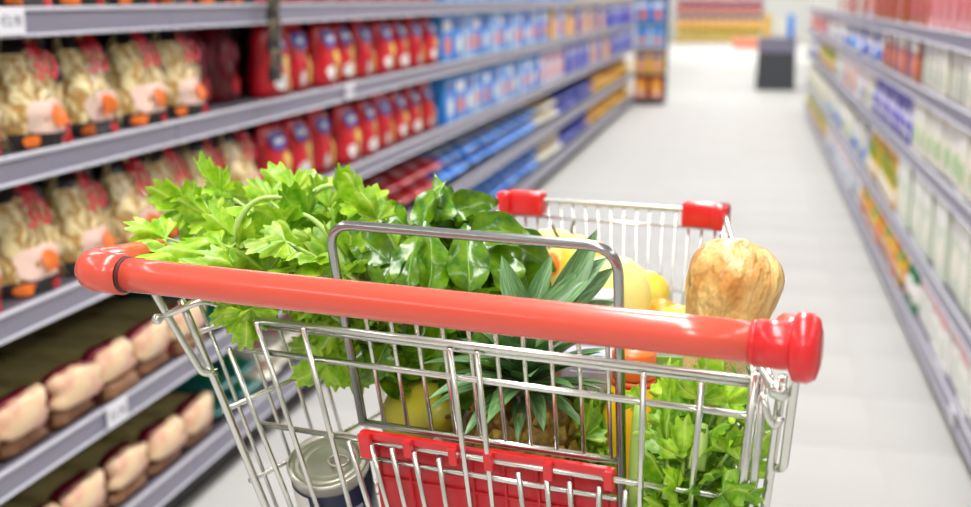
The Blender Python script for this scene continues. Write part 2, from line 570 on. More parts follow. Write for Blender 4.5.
def P_flat(seed, main, name, spot, w=.19, h=.082, L=.26):
    """pillow pack lying down with its end to the aisle"""
    bm = bmesh.new()
    n = 16
    rings = []
    prof = [(-.012, .96, .05), (.0, .98, .18), (.03, 1, .7), (.08, 1, 1), (.18, 1, 1), (L - .03, 1, .7), (L, .98, .1)]
    for (yy, sw, sh) in prof:
        ring = []
        for k in range(n):
            a = 2 * math.pi * k / n
            f = (abs(math.cos(a)) ** 2.6 + abs(math.sin(a)) ** 2.6) ** (-1 / 2.6)
            q = 1 + .08 * noise.noise(Vector((math.cos(a) * 2 + seed, yy * 12, math.sin(a) * 2)))
            ring.append(bm.verts.new((w / 2 * sw * f * q * math.cos(a), yy, h / 2 + h / 2 * sh * f * q * math.sin(a) * .94)))
        rings.append(ring)
    for i in range(len(rings) - 1):
        for k in range(n):
            bm.faces.new((rings[i][k], rings[i][(k + 1) % n], rings[i + 1][(k + 1) % n], rings[i + 1][k]))
    bm.faces.new(rings[0])
    bm.faces.new(rings[-1])
    body = finish(bm, name + '_body', main)
    b2 = bmesh.new()
    vs = []
    for (yy, sh) in ((.018, .58), (.05, .92), (.09, 1.02)):
        vs.append([b2.verts.new((w * x, yy, h / 2 + h / 2 * sh * .985 - abs(x) * .01 + .002)) for x in (-.28, -.1, .1, .28)])
    for i in range(2):
        for j in range(3):
            b2.faces.new((vs[i][j], vs[i][j + 1], vs[i + 1][j + 1], vs[i + 1][j]))
    return proto(name, body, [('label_panel', finish(b2, 'label_panel', spot, True, False), ZERO, ZERO)])
def P_bottle(main, capm, name='bottle'):
    me = lathe_mesh(name + '_body', [(.0, 0), (.032, 0), (.036, .006), (.036, .12), (.03, .145), (.014, .17), (.013, .185)], main, 16)
    cap = lathe_mesh('cap', [(0, .18), (.016, .18), (.016, .203), (.014, .206), (0, .206)], capm, 14)
    lab = lathe_mesh('label', [(.0362, .035), (.037, .036), (.037, .105), (.0362, .106)], M_WHITE, 16)
    return proto(name, me, [('cap', cap, ZERO, ZERO), ('label', lab, ZERO, ZERO)])

PROTO = {}
USED = set()
def proto_of(kind):
    if kind not in PROTO:
        PROTO[kind] = KINDS[kind][0]()
    return PROTO[kind]
def make_variants(f, n=3):
    return lambda: [f(i * 3.7) for i in range(n)]
def one(f):
    return lambda: [f()]
KINDS = {  # kind: (maker, description, category)
    'noodle': (make_variants(P_noodle), 'clear bag of pale egg noodles', 'noodle bag'),
    'red': (make_variants(lambda s: P_redbag(s, M_PRED)), 'bright red pasta bag with blue oval', 'pasta bag'),
    'dred': (make_variants(lambda s: P_plainbag(s, M_DRED, 'pasta_bag', M_MAROON, M_PRED, .155, .21), 2), 'dark red pasta bag', 'pasta bag'),
    'bluebox': (one(lambda: P_box(M_SKY, 'pasta_box', M_WHITE, M_ORANGE, .17, .2, .08)), 'blue pasta box with orange picture', 'pasta box'),
    'bluebox2': (one(lambda: P_box(M_SKY, 'pasta_box', M_PBLUE, M_CREAM, .17, .2, .08)), 'blue pasta box with cream picture', 'pasta box'),
    'bluebox3': (one(lambda: P_box(M_SKYL, 'pasta_box', M_SKY, M_ROSE, .17, .2, .08, M_WHITE)), 'light blue pasta box with pink picture', 'pasta box'),
    'mixbox': (one(lambda: P_box(M_LAV, 'pasta_box', M_PRED, M_ORANGE, .17, .2, .08)), 'pale pasta box with red title', 'pasta box'),
    'yelbox': (one(lambda: P_box(M_YELLOW, 'pasta_box', M_PBLUE, M_ROSE, .17, .2, .08)), 'yellow pasta box with blue title', 'pasta box'),
    'navybox': (one(lambda: P_box(M_NAVY, 'pasta_box', M_LAV, M_PURPLE, .17, .2, .08)), 'navy blue pasta box', 'pasta box'),
    'spag': (make_variants(P_spaghetti), 'long clear spaghetti pack with maroon band', 'spaghetti pack'),
    'spaglow': (make_variants(lambda s: P_spaghetti(s + 9, .15, .034, M_BROWNEND, M_AMBER, 'spaghetti_pack'), 2), 'flat amber spaghetti pack with brown end', 'spaghetti pack'),
    'green': (make_variants(lambda s: P_flat(s, M_TEAL, 'pasta_pack', M_GREEN, .13, .06, .26), 2), 'dark green pasta pack lying flat', 'pasta pack'),
    'wgreen': (make_variants(lambda s: P_flat(s, M_CREAM, 'pasta_pack', M_ROSE, .13, .06, .26), 2), 'white and pink pasta pack lying flat', 'pasta pack'),
    'fred': (make_variants(lambda s: P_flat(s, M_PRED, 'pasta_pack', M_ROSE), 2), 'red pasta pack lying flat', 'pasta pack'),
    'fblue': (make_variants(lambda s: P_flat(s, M_SKY, 'pasta_pack', M_WHITE), 2), 'bright blue pasta pack lying flat', 'pasta pack'),
    'fwhite': (make_variants(lambda s: P_flat(s, M_CREAM, 'pasta_pack', M_YELLOW), 2), 'white pasta pack lying flat', 'pasta pack'),
    'fnavy': (make_variants(lambda s: P_flat(s, M_NAVY, 'pasta_pack', M_PURPLE), 2), 'navy pasta pack lying flat', 'pasta pack'),
    'fyel': (make_variants(lambda s: P_flat(s, M_YELLOW, 'pasta_pack', M_ORANGE), 2), 'yellow pasta pack lying flat', 'pasta pack'),
    'rose': (one(lambda: P_box(M_ROSE, 'carton', M_WHITE, M_PRED, .16, .2, .1)), 'pink and red carton', 'carton'),
    'redbrown': (one(lambda: P_box(M_BROWN, 'carton', M_WHITE, M_PRED, .16, .18, .1)), 'brown carton with red picture', 'carton'),
    'brown': (one(lambda: P_box(M_BROWN, 'carton', M_CREAM, M_ORANGE, .2, .17, .12, M_PBLUE)), 'brown carton with cream title and blue edge', 'carton'),
    'white': (one(lambda: P_box(M_CREAM, 'carton', M_WHITE, M_GREYG, .14, .16, .09, M_SLATE)), 'white carton with grey-green stripe', 'carton'),
    'cream': (one(lambda: P_box(M_CREAM, 'carton', M_WHITE, M_LEAFG, .16, .18, .1)), 'cream carton with green leaf picture', 'carton'),
    'creamtall': (one(lambda: P_box(M_GREYG, 'carton', M_WHITE, M_CREAM, .17, .25, .12)), 'tall pale green carton', 'carton'),
    'pinkwhite': (one(lambda: P_box(M_WHITE, 'carton', M_ROSE, M_GREYG, .16, .19, .11)), 'white carton with pink title', 'carton'),
    'purple': (make_variants(lambda s: P_plainbag(s, M_PURPLE, 'snack_bag', M_LAV, M_WHITE, .16, .18), 2), 'purple bag with lavender label', 'bag'),
    'lav': (make_variants(lambda s: P_plainbag(s, M_LAV, 'snack_bag', M_WHITE, M_PBLUE, .16, .17), 2), 'pale lavender bag with blue spot', 'bag'),
    'yelbag': (make_variants(lambda s: P_plainbag(s, M_YELLOW, 'snack_bag', M_LEAFG, M_CREAM, .15, .2), 2), 'yellow bag with green label', 'bag'),
    'orbag': (make_variants(lambda s: P_plainbag(s, M_ORANGE, 'snack_bag', M_YELLOW, M_CREAM, .15, .19), 2), 'orange bag with yellow label', 'bag'),
    'whitebag': (make_variants(lambda s: P_plainbag(s, M_WHITE, 'snack_bag', M_LAV, M_SKY, .16, .19), 2), 'white bag with pale blue label', 'bag'),
    'gbottle': (one(lambda: P_bottle(M_GREEN, M_WHITE)), 'dark green bottle', 'bottle'),
}
SHELFNAME_L = ['top left shelf', 'second left shelf', 'third left shelf', 'fourth left shelf', 'bottom left shelf']
SHELFNAME_R = ['top right shelf', 'second right shelf', 'third right shelf', 'fourth right shelf', 'bottom right shelf']
seg_count = {}
def stock(side, row, y0, y1, kind, pitch, layers=1, lh=.06, inset=.055, jit=.005, rj=2, lift=0.0):
    """fill a run of one shelf with individual packs, each a thing of its own"""
    kinds = kind if isinstance(kind, tuple) else (kind,)
    z = (ZL if side == 'L' else ZR)[row] + .001 + lift
    nm = (SHELFNAME_L if side == 'L' else SHELFNAME_R)[row]
    n = max(1, int((y1 - y0) / pitch + .3))
    p = (y1 - y0) / n
    for k in range(n):
        kind = kinds[k % len(kinds)] if rnd.random() < .75 else rnd.choice(kinds)
        variants = proto_of(kind)
        desc, cat = KINDS[kind][1], KINDS[kind][2]
        key = (side, row, kind)
        for ly in range(layers):
            i = seg_count.get((key, ly), 0)
            seg_count[(key, ly)] = i + 1
            src = variants[(k * 2 + ly + row) % len(variants)]
            if src.name in USED:
                o = copy_tree(src)
            else:
                USED.add(src.name)
                o = src
            yy = y0 + p * (k + .5) + rnd.uniform(-jit, jit)
            ins = inset + rnd.uniform(-.008, .012)
            if side == 'L':
                o.location = (XL - ins, yy, z + ly * lh)
                o.rotation_euler = (0, 0, R(90 + rnd.uniform(-rj, rj)))
            else:
                o.location = (XR + ins, yy, z + ly * lh)
                o.rotation_euler = (0, 0, R(-90 + rnd.uniform(-rj, rj)))
            lay = '' if layers == 1 else (', lower layer' if ly == 0 else ', upper layer')
            tag(o, '%s, %s along the %s%s' % (desc, ORD[min(i, 29)], nm, lay), cat, '%ss on the %s' % (cat, nm))

# left shelving, top to bottom
stock('L', 0, 1.3, 3.1, 'noodle', .2, inset=.08)
stock('L', 0, 3.1, 5.0, 'red', .21, inset=.07)
stock('L', 0, 5.05, 9.0, 'bluebox', .2, inset=.06)
stock('L', 0, 9.0, 13.6, 'yelbox', .2, inset=.06)
stock('L', 1, 1.3, 2.74, 'noodle', .2, inset=.075)
stock('L', 1, 2.76, 3.09, 'dred', .17, inset=.13)
stock('L', 1, 3.1, 5.0, 'red', .215, inset=.07)
stock('L', 1, 5.06, 7.5, ('bluebox', 'bluebox2', 'bluebox3'), .19, inset=.06)
stock('L', 1, 7.5, 8.8, ('mixbox', 'bluebox', 'yelbox'), .2, inset=.06)
stock('L', 1, 8.8, 11.4, ('yelbox', 'yelbox', 'navybox'), .2, inset=.06)
stock('L', 1, 11.4, 13.6, 'navybox', .2, inset=.06)
stock('L', 2, 1.3, 3.05, 'noodle', .2, inset=.075)
stock('L', 2, 3.08, 5.0, 'red', .215, inset=.07)
stock('L', 2, 5.06, 7.6, ('bluebox3', 'bluebox', 'bluebox2'), .19, inset=.06)
stock('L', 2, 7.6, 8.6, ('mixbox', 'bluebox', 'mixbox'), .2, inset=.06)
stock('L', 2, 8.6, 10.0, 'navybox', .2, inset=.06)
stock('L', 2, 10.0, 11.8, ('yelbox', 'navybox'), .2, inset=.06)
stock('L', 2, 11.8, 13.6, 'navybox', .2, inset=.06)
stock('L', 3, 1.29, 2.62, 'spaglow', .158, inset=.026, jit=.003, rj=2)
stock('L', 3, 1.29, 2.62, 'spag', .158, inset=.022, jit=.003, rj=4, lift=.0345)
stock('L', 3, 2.64, 3.1, 'green', .14, 2, .061, inset=.03, jit=.004, rj=3)
stock('L', 3, 3.12, 5.0, 'fred', .205, 2, .08, inset=.03, jit=.004, rj=3)
stock('L', 3, 5.02, 7.5, 'fblue', .205, 2, .08, inset=.03, jit=.004, rj=3)
stock('L', 3, 7.5, 8.3, 'fwhite', .205, 2, .08, inset=.03, jit=.004, rj=3)
stock('L', 3, 8.3, 10.3, 'fnavy', .205, 2, .08, inset=.03, jit=.004, rj=3)
stock('L', 3, 10.3, 13.6, 'fyel', .205, 2, .08, inset=.03, jit=.004, rj=3)
stock('L', 4, 1.29, 2.66, 'spaglow', .158, inset=.026, jit=.003, rj=2)
stock('L', 4, 1.29, 2.66, 'spag', .158, inset=.022, jit=.003, rj=4, lift=.0345)
stock('L', 4, 2.67, 2.96, 'green', .14, 2, .061, inset=.03, jit=.004, rj=3)
stock('L', 4, 2.97, 3.7, 'wgreen', .14, 2, .061, inset=.03, jit=.004, rj=3)
stock('L', 4, 3.72, 5.0, 'fred', .205, 2, .08, inset=.03, jit=.004, rj=3)
stock('L', 4, 5.02, 7.6, 'fblue', .205, 2, .08, inset=.03, jit=.004, rj=3)
stock('L', 4, 7.6, 8.5, 'fwhite', .205, 2, .08, inset=.03, jit=.004, rj=3)
stock('L', 4, 8.5, 10.0, 'fnavy', .205, 2, .08, inset=.03, jit=.004, rj=3)
stock('L', 4, 10.0, 13.6, 'fyel', .205, 2, .08, inset=.03, jit=.004, rj=3)
# right shelving
stock('R', 0, 2.3, 4.5, 'rose', .17, inset=.065)
stock('R', 0, 4.5, 6.2, 'redbrown', .17, inset=.065)
stock('R', 0, 6.2, 9.0, ('mixbox', 'redbrown', 'pinkwhite'), .18, inset=.06)
stock('R', 0, 9.0, 13.0, 'pinkwhite', .17, inset=.065)
stock('R', 1, 2.3, 4.62, 'white', .15, inset=.06)
stock('R', 1, 4.66, 5.9, 'brown', .207, inset=.075)
stock('R', 1, 5.95, 8.4, ('lav', 'whitebag', 'purple', 'lav'), .17, inset=.06)
stock('R', 1, 8.4, 10.4, ('pinkwhite', 'orbag', 'lav'), .17, inset=.065)
stock('R', 1, 10.4, 13.0, 'rose', .17, inset=.065)
stock('R', 2, 2.3, 4.72, 'cream', .17, inset=.065)
stock('R', 2, 4.76, 6.3, 'purple', .165, inset=.065)
stock('R', 2, 6.3, 9.2, ('pinkwhite', 'cream', 'rose', 'whitebag'), .17, inset=.07)
stock('R', 2, 9.2, 11.0, 'yelbag', .16, inset=.06)
stock('R', 2, 11.0, 13.0, 'lav', .17, inset=.06)
stock('R', 3, 2.3, 5.0, 'creamtall', .18, inset=.075)
stock('R', 3, 5.02, 6.4, 'yelbag', .16, inset=.06)
stock('R', 3, 6.4, 9.6, ('whitebag', 'lav', 'cream'), .17, inset=.065)
stock('R', 3, 9.6, 13.0, 'cream', .17, inset=.065)
stock('R', 4, 2.3, 4.28, 'pinkwhite', .17, inset=.07)
stock('R', 4, 4.28, 4.52, 'gbottle', .08, inset=.05, jit=.002)
stock('R', 4, 4.55, 6.5, ('orbag', 'yelbag', 'orbag'), .16, inset=.06)
stock('R', 4, 6.5, 9.4, ('whitebag', 'pinkwhite', 'lav'), .17, inset=.065)
stock('R', 4, 9.4, 13.0, 'yelbag', .16, inset=.06)

# price tickets clipped on the rails
M_TICKET = pm('ticket', (232, 232, 238), .4)
M_INK = pm('ink', (140, 138, 148), .5)
def ticket(x, y, z, face, txt, label):
    root = empty('price_ticket', (x, y, z), R(90) if face > 0 else R(-90))
    new_obj('card', box_mesh('card', (-.04, .04, -.003, 0.0, -.024, .024), M_TICKET, bev=.0006), None, root)
    t = new_obj('lettering', text_mesh('lettering', txt, .026, M_INK, .0004), None, root)
    t.location = (0, -.0034, 0)
    t.rotation_euler = (R(90), 0, 0)
    tag(root, label, 'price tag')
def y_at(px, py, X):
    d = ray(px, py)
    return d.y * X / d.x
ticket(XL + .0045, y_at(8, 22, XL), ZL[0] - .022, 1, '\u20ac5.90', 'white price ticket at the near end of the top left rail')
ticket(XL + .0045, y_at(348, 92, XL), ZL[1] - .022, 1, '\u20ac2.90', 'white price ticket under the red bags on the left')
ticket(XL + .0045, y_at(115, 417, XL), ZL[3] - .022, 1, '\u20ac1.90', 'white price ticket below the spaghetti ends')
ticket(XR - .0045, y_at(953, 425, XR), ZR[4] - .03, -1, '\u20ac3.90', 'white price ticket on the bottom right rail near the floor')

# strip of small pouches hanging from the top left shelf
hs = empty('hanging_strip', (XL + .025, y_at(269, 30, XL + .025), 1.065), R(90))
tag(hs, 'dark strip of small snack pouches hanging from the top left shelf', 'hanging strip')
tube('strip', [(0, .0, -.03), (0, .0, .19)], .003, M_BLACK, hs, 6)
M_POUCH = pm('pouch', (44, 44, 48), .25, rgb2=(150, 128, 84), scale=22, lo=.45, hi=.7)
pb = Bag(.075, .085, .02, 2.0, 3.3, .003)
pb_me = pb.body('pouch', M_POUCH)
for k in range(3):
    o = new_obj('pouch', pb_me, None, hs)
    o.location = (0, -.012, -.05 + k * .078)
    o.rotation_euler = (R(6), 0, 0)
bm = bmesh.new()
add_tube(bm, [(0, .0, .18), (0, .018, .185), (0, .020, .16)], .003, 6)
new_obj('clip', finish(bm, 'clip', M_LIP), None, hs)

# ------------------------------------------------------------------ the far end
# display at the end of the left shelving, blue packs over yellow ones
ec = empty('end_display', (-1.14, 14.0, 0))
tag(ec, 'narrow end display stacked with blue packs above orange ones', 'display')
new_obj('base', box_mesh('base', (-.19, .19, -.05, .40, 0, .06), M_KICK, bev=.004), None, ec)
new_obj('back_panel', box_mesh('back_panel', (-.19, .19, .38, .40, .06, 1.75), M_BACK), None, ec)
for xx in (-.19, .17):
    new_obj('side_post', box_mesh('side_post', (xx, xx + .02, .34, .38, .06, 1.75), M_BOARD), None, ec)
for zz in (.06, .35, .64, .93, 1.22):
    new_obj('shelf_board', box_mesh('shelf_board', (-.19, .19, -.04, .38, zz, zz + .015), M_RAIL, bev=.002), None, ec)
for row, (zz, kind, nm) in enumerate(((.075, 'orbag', 'orange bag'), (.365, 'yelbox', 'yellow box'), (.655, 'bluebox3', 'light blue box'), (.945, 'bluebox', 'blue box'), (1.235, 'bluebox2', 'blue box'))):
    for k in range(2):
        o = copy_tree(proto_of(kind)[0])
        o.location = (-1.14 - .088 + .176 * k, 14.02, zz + .001)
        o.rotation_euler = (0, 0, 0)
        o.scale = (1, 1, 1.28)
        tag(o, '%s on the %s board of the end display, %s' % (nm, ORD[row], ['left', 'right'][k]), 'pack', 'packs in the end display')

# dark dump bin with goods, right of the aisle's end
db = empty('dump_bin', (0.36, 16.6, 0))
tag(db, 'dark grey promotion bin standing at the end of the aisle', 'bin')
M_BIN = mat('bin_plastic', (58, 60, 66), .5)
M_BINTOP = mat('bin_collar', (120, 116, 136), .45)
bm = bmesh.new()
b0 = [bm.verts.new((sx * .26, sy * .26 + .2, .0)) for sx, sy in ((-1, -1), (1, -1), (1, 1), (-1, 1))]
b1 = [bm.verts.new((sx * .245, sy * .245 + .2, .5)) for sx, sy in ((-1, -1), (1, -1), (1, 1), (-1, 1))]
for k in range(4):
    bm.faces.new((b0[k], b0[(k + 1) % 4], b1[(k + 1) % 4], b1[k]))
bm.faces.new(b0[::-1]); bm.faces.new(b1)
new_obj('body', finish(bm, 'body', M_BIN, False), None, db)
new_obj('collar', box_mesh('collar', (-.25, .25, -.05, .45, .5, .70), M_BINTOP, bev=.01), None, db)
for k, (kind, dx, nm) in enumerate((('yelbox', -.14, 'yellow box'), ('white', .03, 'white carton'), ('bluebox', .17, 'blue box'))):
    o = copy_tree(PROTO[kind][0])
    o.location = (.36 + dx, 16.75, .702)
    o.scale = (1.0, 1, 1.5)
    tag(o, '%s standing on the dark promotion bin' % nm, 'box', 'goods on the promotion bin')

# gondola at the very back, rows of red and yellow goods
YB = 33.5
bg = empty('shelf_unit', (-.85, YB, 0))
tag(bg, 'low shelving across the far end of the aisle', 'shelf')
new_obj('back_panel', box_mesh('back_panel', (-1.2, 1.2, .42, .45, 0, 1.62), M_LAMPBODY), None, bg)
for zz in (.1, .45, .8, 1.15):
    b_ = new_obj('shelf_board', box_mesh('shelf_board', (-1.2, 1.2, 0, .42, zz - .03, zz), M_BOARD, bev=.002), None, bg)
    new_obj('price_rail', box_mesh('price_rail', (-1.2, 1.2, -.012, 0, zz - .05, zz + .004), mat('yellow_rail', (226, 186, 70), .4) if zz < .5 else M_RAIL), None, b_)
new_obj('kick_plate', box_mesh('kick_plate', (-1.18, 1.18, .03, .05, 0, .05), M_KICK), None, bg)
for row, (zz, kind, nm) in enumerate(((.1, 'yelbag', 'yellow bag'), (.45, 'yelbox', 'yellow box'), (.8, 'red', 'red bag'), (1.15, 'orbag', 'orange bag'))):
    variants = proto_of(kind)
    for k in range(11):
        o = copy_tree(variants[k % len(variants)])
        o.location = (-.85 - 1.05 + k * .21, YB + .08, zz + .001)
        o.rotation_euler = (0, 0, R(rnd.uniform(-4, 4)))
        o.scale = (1.1, 1, 1.3)
        tag(o, '%s, %s from the left on the far end shelving' % (nm, ORD[k]), 'pack', 'goods on the far end shelving')
# red crate standing before it
bm = bmesh.new()
add_box(bm, -.3, .3, -.2, .2, 0, .02)
for d in ((-.3, .3, -.2, -.185, .02, .26), (-.3, .3, .185, .2, .02, .26), (-.3, -.285, -.185, .185, .02, .26), (.285, .3, -.185, .185, .02, .26)):
    add_box(bm, *d, bev=.003)
cr = new_obj('crate', finish(bm, 'crate', mat('salmon_crate', (226, 140, 116), .5), False))
cr.location = (-.1, 30.0, 0)
tag(cr, 'pale red open crate on the floor at the far end', 'crate')

# ------------------------------------------------------------------ the shopping cart
HZ = 1.02                                   # height of the handle
CARTP = Vector((-0.2383, 0.7984, 0.0))
CROT = R(-10)
cart = empty('shopping_cart', CARTP, CROT)
tag(cart, 'chrome wire shopping cart with red plastic handle full of groceries', 'shopping cart')
CM = Matrix.Translation(CARTP) @ Matrix.Rotation(CROT, 4, 'Z')
CMI = CM.inverted()
def cl(px, py, t, yg):
    """pixel -> cart space, on the leaning plane  y + t*(z-HZ) = yg"""
    o = CMI @ CAM
    d = CMI.to_3x3() @ ray(px, py)
    k = (yg - (o.y + t * (o.z - HZ))) / (d.y + t * d.z)
    return o + d * k
T, YG, YS = 0.25, 0.05, 0.075
def gp(x, z, off=0.0):                       # point of the gate plane, z relative to the handle
    return Vector((x, YG - T * z + off, HZ + z))
HG = HZ - .0035
# handle
bm = bmesh.new()
add_tube(bm, [(-.262 + .0519 * k, 0, HG) for k in range(11)], .0138, 24)
new_obj('handle_grip', finish(bm, 'handle_grip', M_RED), None, cart)
for s in (-1, 1):
    bm = bmesh.new()
    xin = .249 if s < 0 else .256
    tip = (s * .283, .088, HG - .002) if s < 0 else (s * .268, .045, HG + .002)
    path = fillet([(s * xin, 0, HG), (s * (.287 if s < 0 else .281), 0, HG), tip], .023, 10)
    ro = .0168 if s < 0 else .0158
    rr = [ro if q.y < .012 else ro - (.0045 if s < 0 else .0075) * min(1, (q.y - .012) / (.05 if s < 0 else .02)) for q in path]
    add_tube(bm, path, rr, 24)
    rm = M_RED if s < 0 else M_REDCAP
    o = new_obj('handle_end', finish(bm, 'handle_end', rm), None, cart)
    bm = bmesh.new()
    add_tube(bm, [(s * (xin - .004), 0, HG), (s * (xin - .002), 0, HG), (s * xin, 0, HG)], [.0142, .0150, .0150], 20)
    new_obj('collar_gap', finish(bm, 'collar_gap', mat('dark_seam', (70, 14, 14), .5) if s < 0 else rm), None, o)
    if s > 0:
        bm = bmesh.new()                      # thick disc that closes the outer end
        add_tube(bm, [(.277, 0, HG), (.280, 0, HG), (.289, 0, HG), (.294, 0, HG), (.296, 0, HG)], [.0165, .0225, .0228, .0195, .012], 24)
        new_obj('end_disc', finish(bm, 'end_disc', rm), None, o)

# rear corner frame: bent bracket, main post, base rail
for s in (-1, 1):
    if s < 0:
        b1, b2 = cl(150, 286, T, .04), cl(199, 368, T, .04)
        m1, m2, m3 = cl(181, 300, T, .05), cl(213, 376, T, .05), cl(266, 507, T, .05)
    else:
        b1, b2 = cl(796, 372, T, .04), cl(784, 462, T, .04)
        m1, m2, m3 = cl(783, 376, T, .05), cl(776, 430, T, .05), cl(765, 507, T, .05)
    ext = m3 + (m3 - m2).normalized() * 0.38
    low = Vector((s * .19, ext.y + .04, .16))
    bm = bmesh.new()
    add_tube(bm, fillet([m1, m2, m3, ext, low, Vector((s * .15, .62, .15))], .05, 5), .0036, 10)
    post = new_obj('side_post', finish(bm, 'side_post', M_CHROME), None, cart)
    end = cl(217, 372, T, .05) if s < 0 else cl(776, 468, T, .05)
    bm = bmesh.new()
    up = b1 + Vector((0, .03, .02))
    add_tube(bm, fillet([up, b1, b2 + (b2 - b1).normalized() * .006, end], .012, 6), .0033, 10)
    new_obj('handle_bracket', finish(bm, 'handle_bracket', M_CHROME), None, post)
    # hinge pin tying bracket, post and basket
    if s < 0:
        q = [cl(157, 319, T, .036), cl(188, 306, T, .045), cl(204, 300, T, .056), cl(222, 306, T, .07)]
    else:
        q = [cl(760, 370, T, .05), cl(775, 388, T, .038), cl(781, 394, T, .034)]
    tube('hinge_pin', fillet(q, .01, 3), .0030, M_CHROME, post, 8)
    if s > 0:
        bm = bmesh.new()
        c = cl(777, 391, T, .036)
        add_tube(bm, [c + Vector((-.004, 0, .005)), c + Vector((-.001, 0, .001)), c + Vector((.004, 0, -.001)), c + Vector((.007, 0, -.001))], [.004, .0065, .0065, .004], 12)
        new_obj('hinge_knob', finish(bm, 'hinge_knob', M_CHROME), None, post)
        tube('hinge_hook', fillet([cl(762, 392, T, .045), cl(768, 418, T, .04), cl(775, 428, T, .04), cl(781, 418, T, .04)], .006, 4), .0028, M_CHROME, post, 8)
    else:
        c = cl(157, 319, T, .036)
        bm = bmesh.new()
        add_tube(bm, [c + Vector((-.004, 0, 0)), c + Vector((-.002, 0, 0)), c + Vector((.003, 0, 0)), c + Vector((.004, 0, 0))], [.002, .0045, .0045, .003], 10)
        new_obj('hinge_knob', finish(bm, 'hinge_knob', M_CHROME), None, post)
# chassis and casters, below the photograph's edge
bm = bmesh.new()
add_tube(bm, fillet([(-.19, .12, .15), (-.15, .62, .15), (.15, .62, .15), (.19, .12, .15)], .05, 6), .008, 10)
add_tube(bm, [(-.19, .14, .15), (.19, .14, .15)], .007, 10)
for s in (-1, 1):
    add_tube(bm, fillet([(s * .15, .60, .15), (s * .12, .585, .55), (s * .11, .57, HZ - .27)], .08, 5), .006, 10)
new_obj('chassis', finish(bm, 'chassis', M_CHROME), None, cart)
wheel_me = lathe_mesh('wheel', [(.006, -.012), (.045, -.013), (.05, -.008), (.05, .008), (.045, .013), (.006, .012)], M_RUBBER, 24)
for (x, y) in ((-.18, .16), (.18, .16), (-.14, .58), (.14, .58)):
    bm = bmesh.new()
    add_box(bm, -.02, .02, -.02, .02, .105, .145, bev=.004)
    for s in (-1, 1):
        add_box(bm, s * .0165 - .0015, s * .0165 + .0015, -.014, .014, .045, .11, bev=.001)
    c = new_obj('caster', finish(bm, 'caster', M_CHROME, False), None, cart)
    c.location = (x, y, 0)
    wl = new_obj('wheel', wheel_me, None, c)
    wl.location = (0, 0, .05)
    wl.rotation_euler = (0, R(90), 0)

# basket: rim, then every wire a piece of its own
RIMZ, BOTZ = -.045, -.285
RL, RRt = -.243, .256                        # rear corners of the rim
FXL, FXR, FY, FZ = -.156, .116, .60, -.028   # front corners of the rim
BRX, BFX, BRY, BFY = .20, .105, .125, .565   # bottom corners
bm = bmesh.new()
rim = fillet([(RL, .062, HZ + RIMZ), (FXL, FY, HZ + FZ), (FXR, FY, HZ + FZ), (RRt, .062, HZ + RIMZ)], .03, 6)
add_tube(bm, rim, .003, 10)
basket = new_obj('basket', finish(bm, 'basket_rim', M_CHROME), None, cart)
def bwire(a, b, r_=.0019):
    tube('wire', [a, b], r_, M_CHROME, basket, 6)
def lerp(a, b, t):
    return Vector(a) + (Vector(b) - Vector(a)) * t
for s in (-1, 1):
    t0 = Vector((RL if s < 0 else RRt, .062, HZ + RIMZ)); t1 = Vector((FXL if s < 0 else FXR, FY, HZ + FZ))
    b0 = Vector((s * BRX, BRY, HZ + BOTZ)); b1 = Vector((s * BFX, BFY, HZ + BOTZ + .02))
    for k in range(13):
        f = (k + .5) / 13
        bwire(lerp(t0, t1, f), lerp(b0, b1, f))
    for f in (.11, .42, .72, 1.0):
        bwire(lerp(t0, b0, f), lerp(t1, b1, f), .0026 if f < 1 else .0034)
for k in range(17):                           # front panel
    f = (k + .5) / 17
    bwire(lerp((FXL, FY, HZ + FZ), (FXR, FY, HZ + FZ), f), lerp((-BFX, BFY, HZ + BOTZ + .02), (BFX, BFY, HZ + BOTZ + .02), f), .0016)
for f in (.085, .4, .7, 1.0):
    bwire(lerp((FXL, FY, HZ + FZ), (-BFX, BFY, HZ + BOTZ + .02), f), lerp((FXR, FY, HZ + FZ), (BFX, BFY, HZ + BOTZ + .02), f), .002)
for k in range(11):                           # bottom grid
    f = (k + .5) / 11
    bwire(lerp((-BRX, BRY, HZ + BOTZ), (BRX, BRY, HZ + BOTZ), f), lerp((-BFX, BFY, HZ + BOTZ + .02), (BFX, BFY, HZ + BOTZ + .02), f))
for k in range(6):
    f = k / 5
    bwire(lerp((-BRX, BRY, HZ + BOTZ - .004), (-BFX, BFY, HZ + BOTZ + .016), f), lerp((BRX, BRY, HZ + BOTZ - .004), (BFX, BFY, HZ + BOTZ + .016), f), .0026)
# red corner clips on the front rim
for s in (-1, 1):
    bm = bmesh.new()
    x0, x1 = (FXL - .004, FXL + .052) if s < 0 else (FXR - .048, FXR + .006)
    add_box(bm, x0, x1, FY - .012, FY + .012, HZ + FZ - .019, HZ + FZ + .010, bev=.004, seg=2)
    xs = (x0, x0 + .016) if s < 0 else (x1 - .016, x1)
    add_box(bm, xs[0], xs[1], FY - .022, FY + .01, HZ + FZ - .019, HZ + FZ + .010, bev=.004, seg=2)
    new_obj('corner_clip', finish(bm, 'corner_clip', M_REDCAP), None, cart)

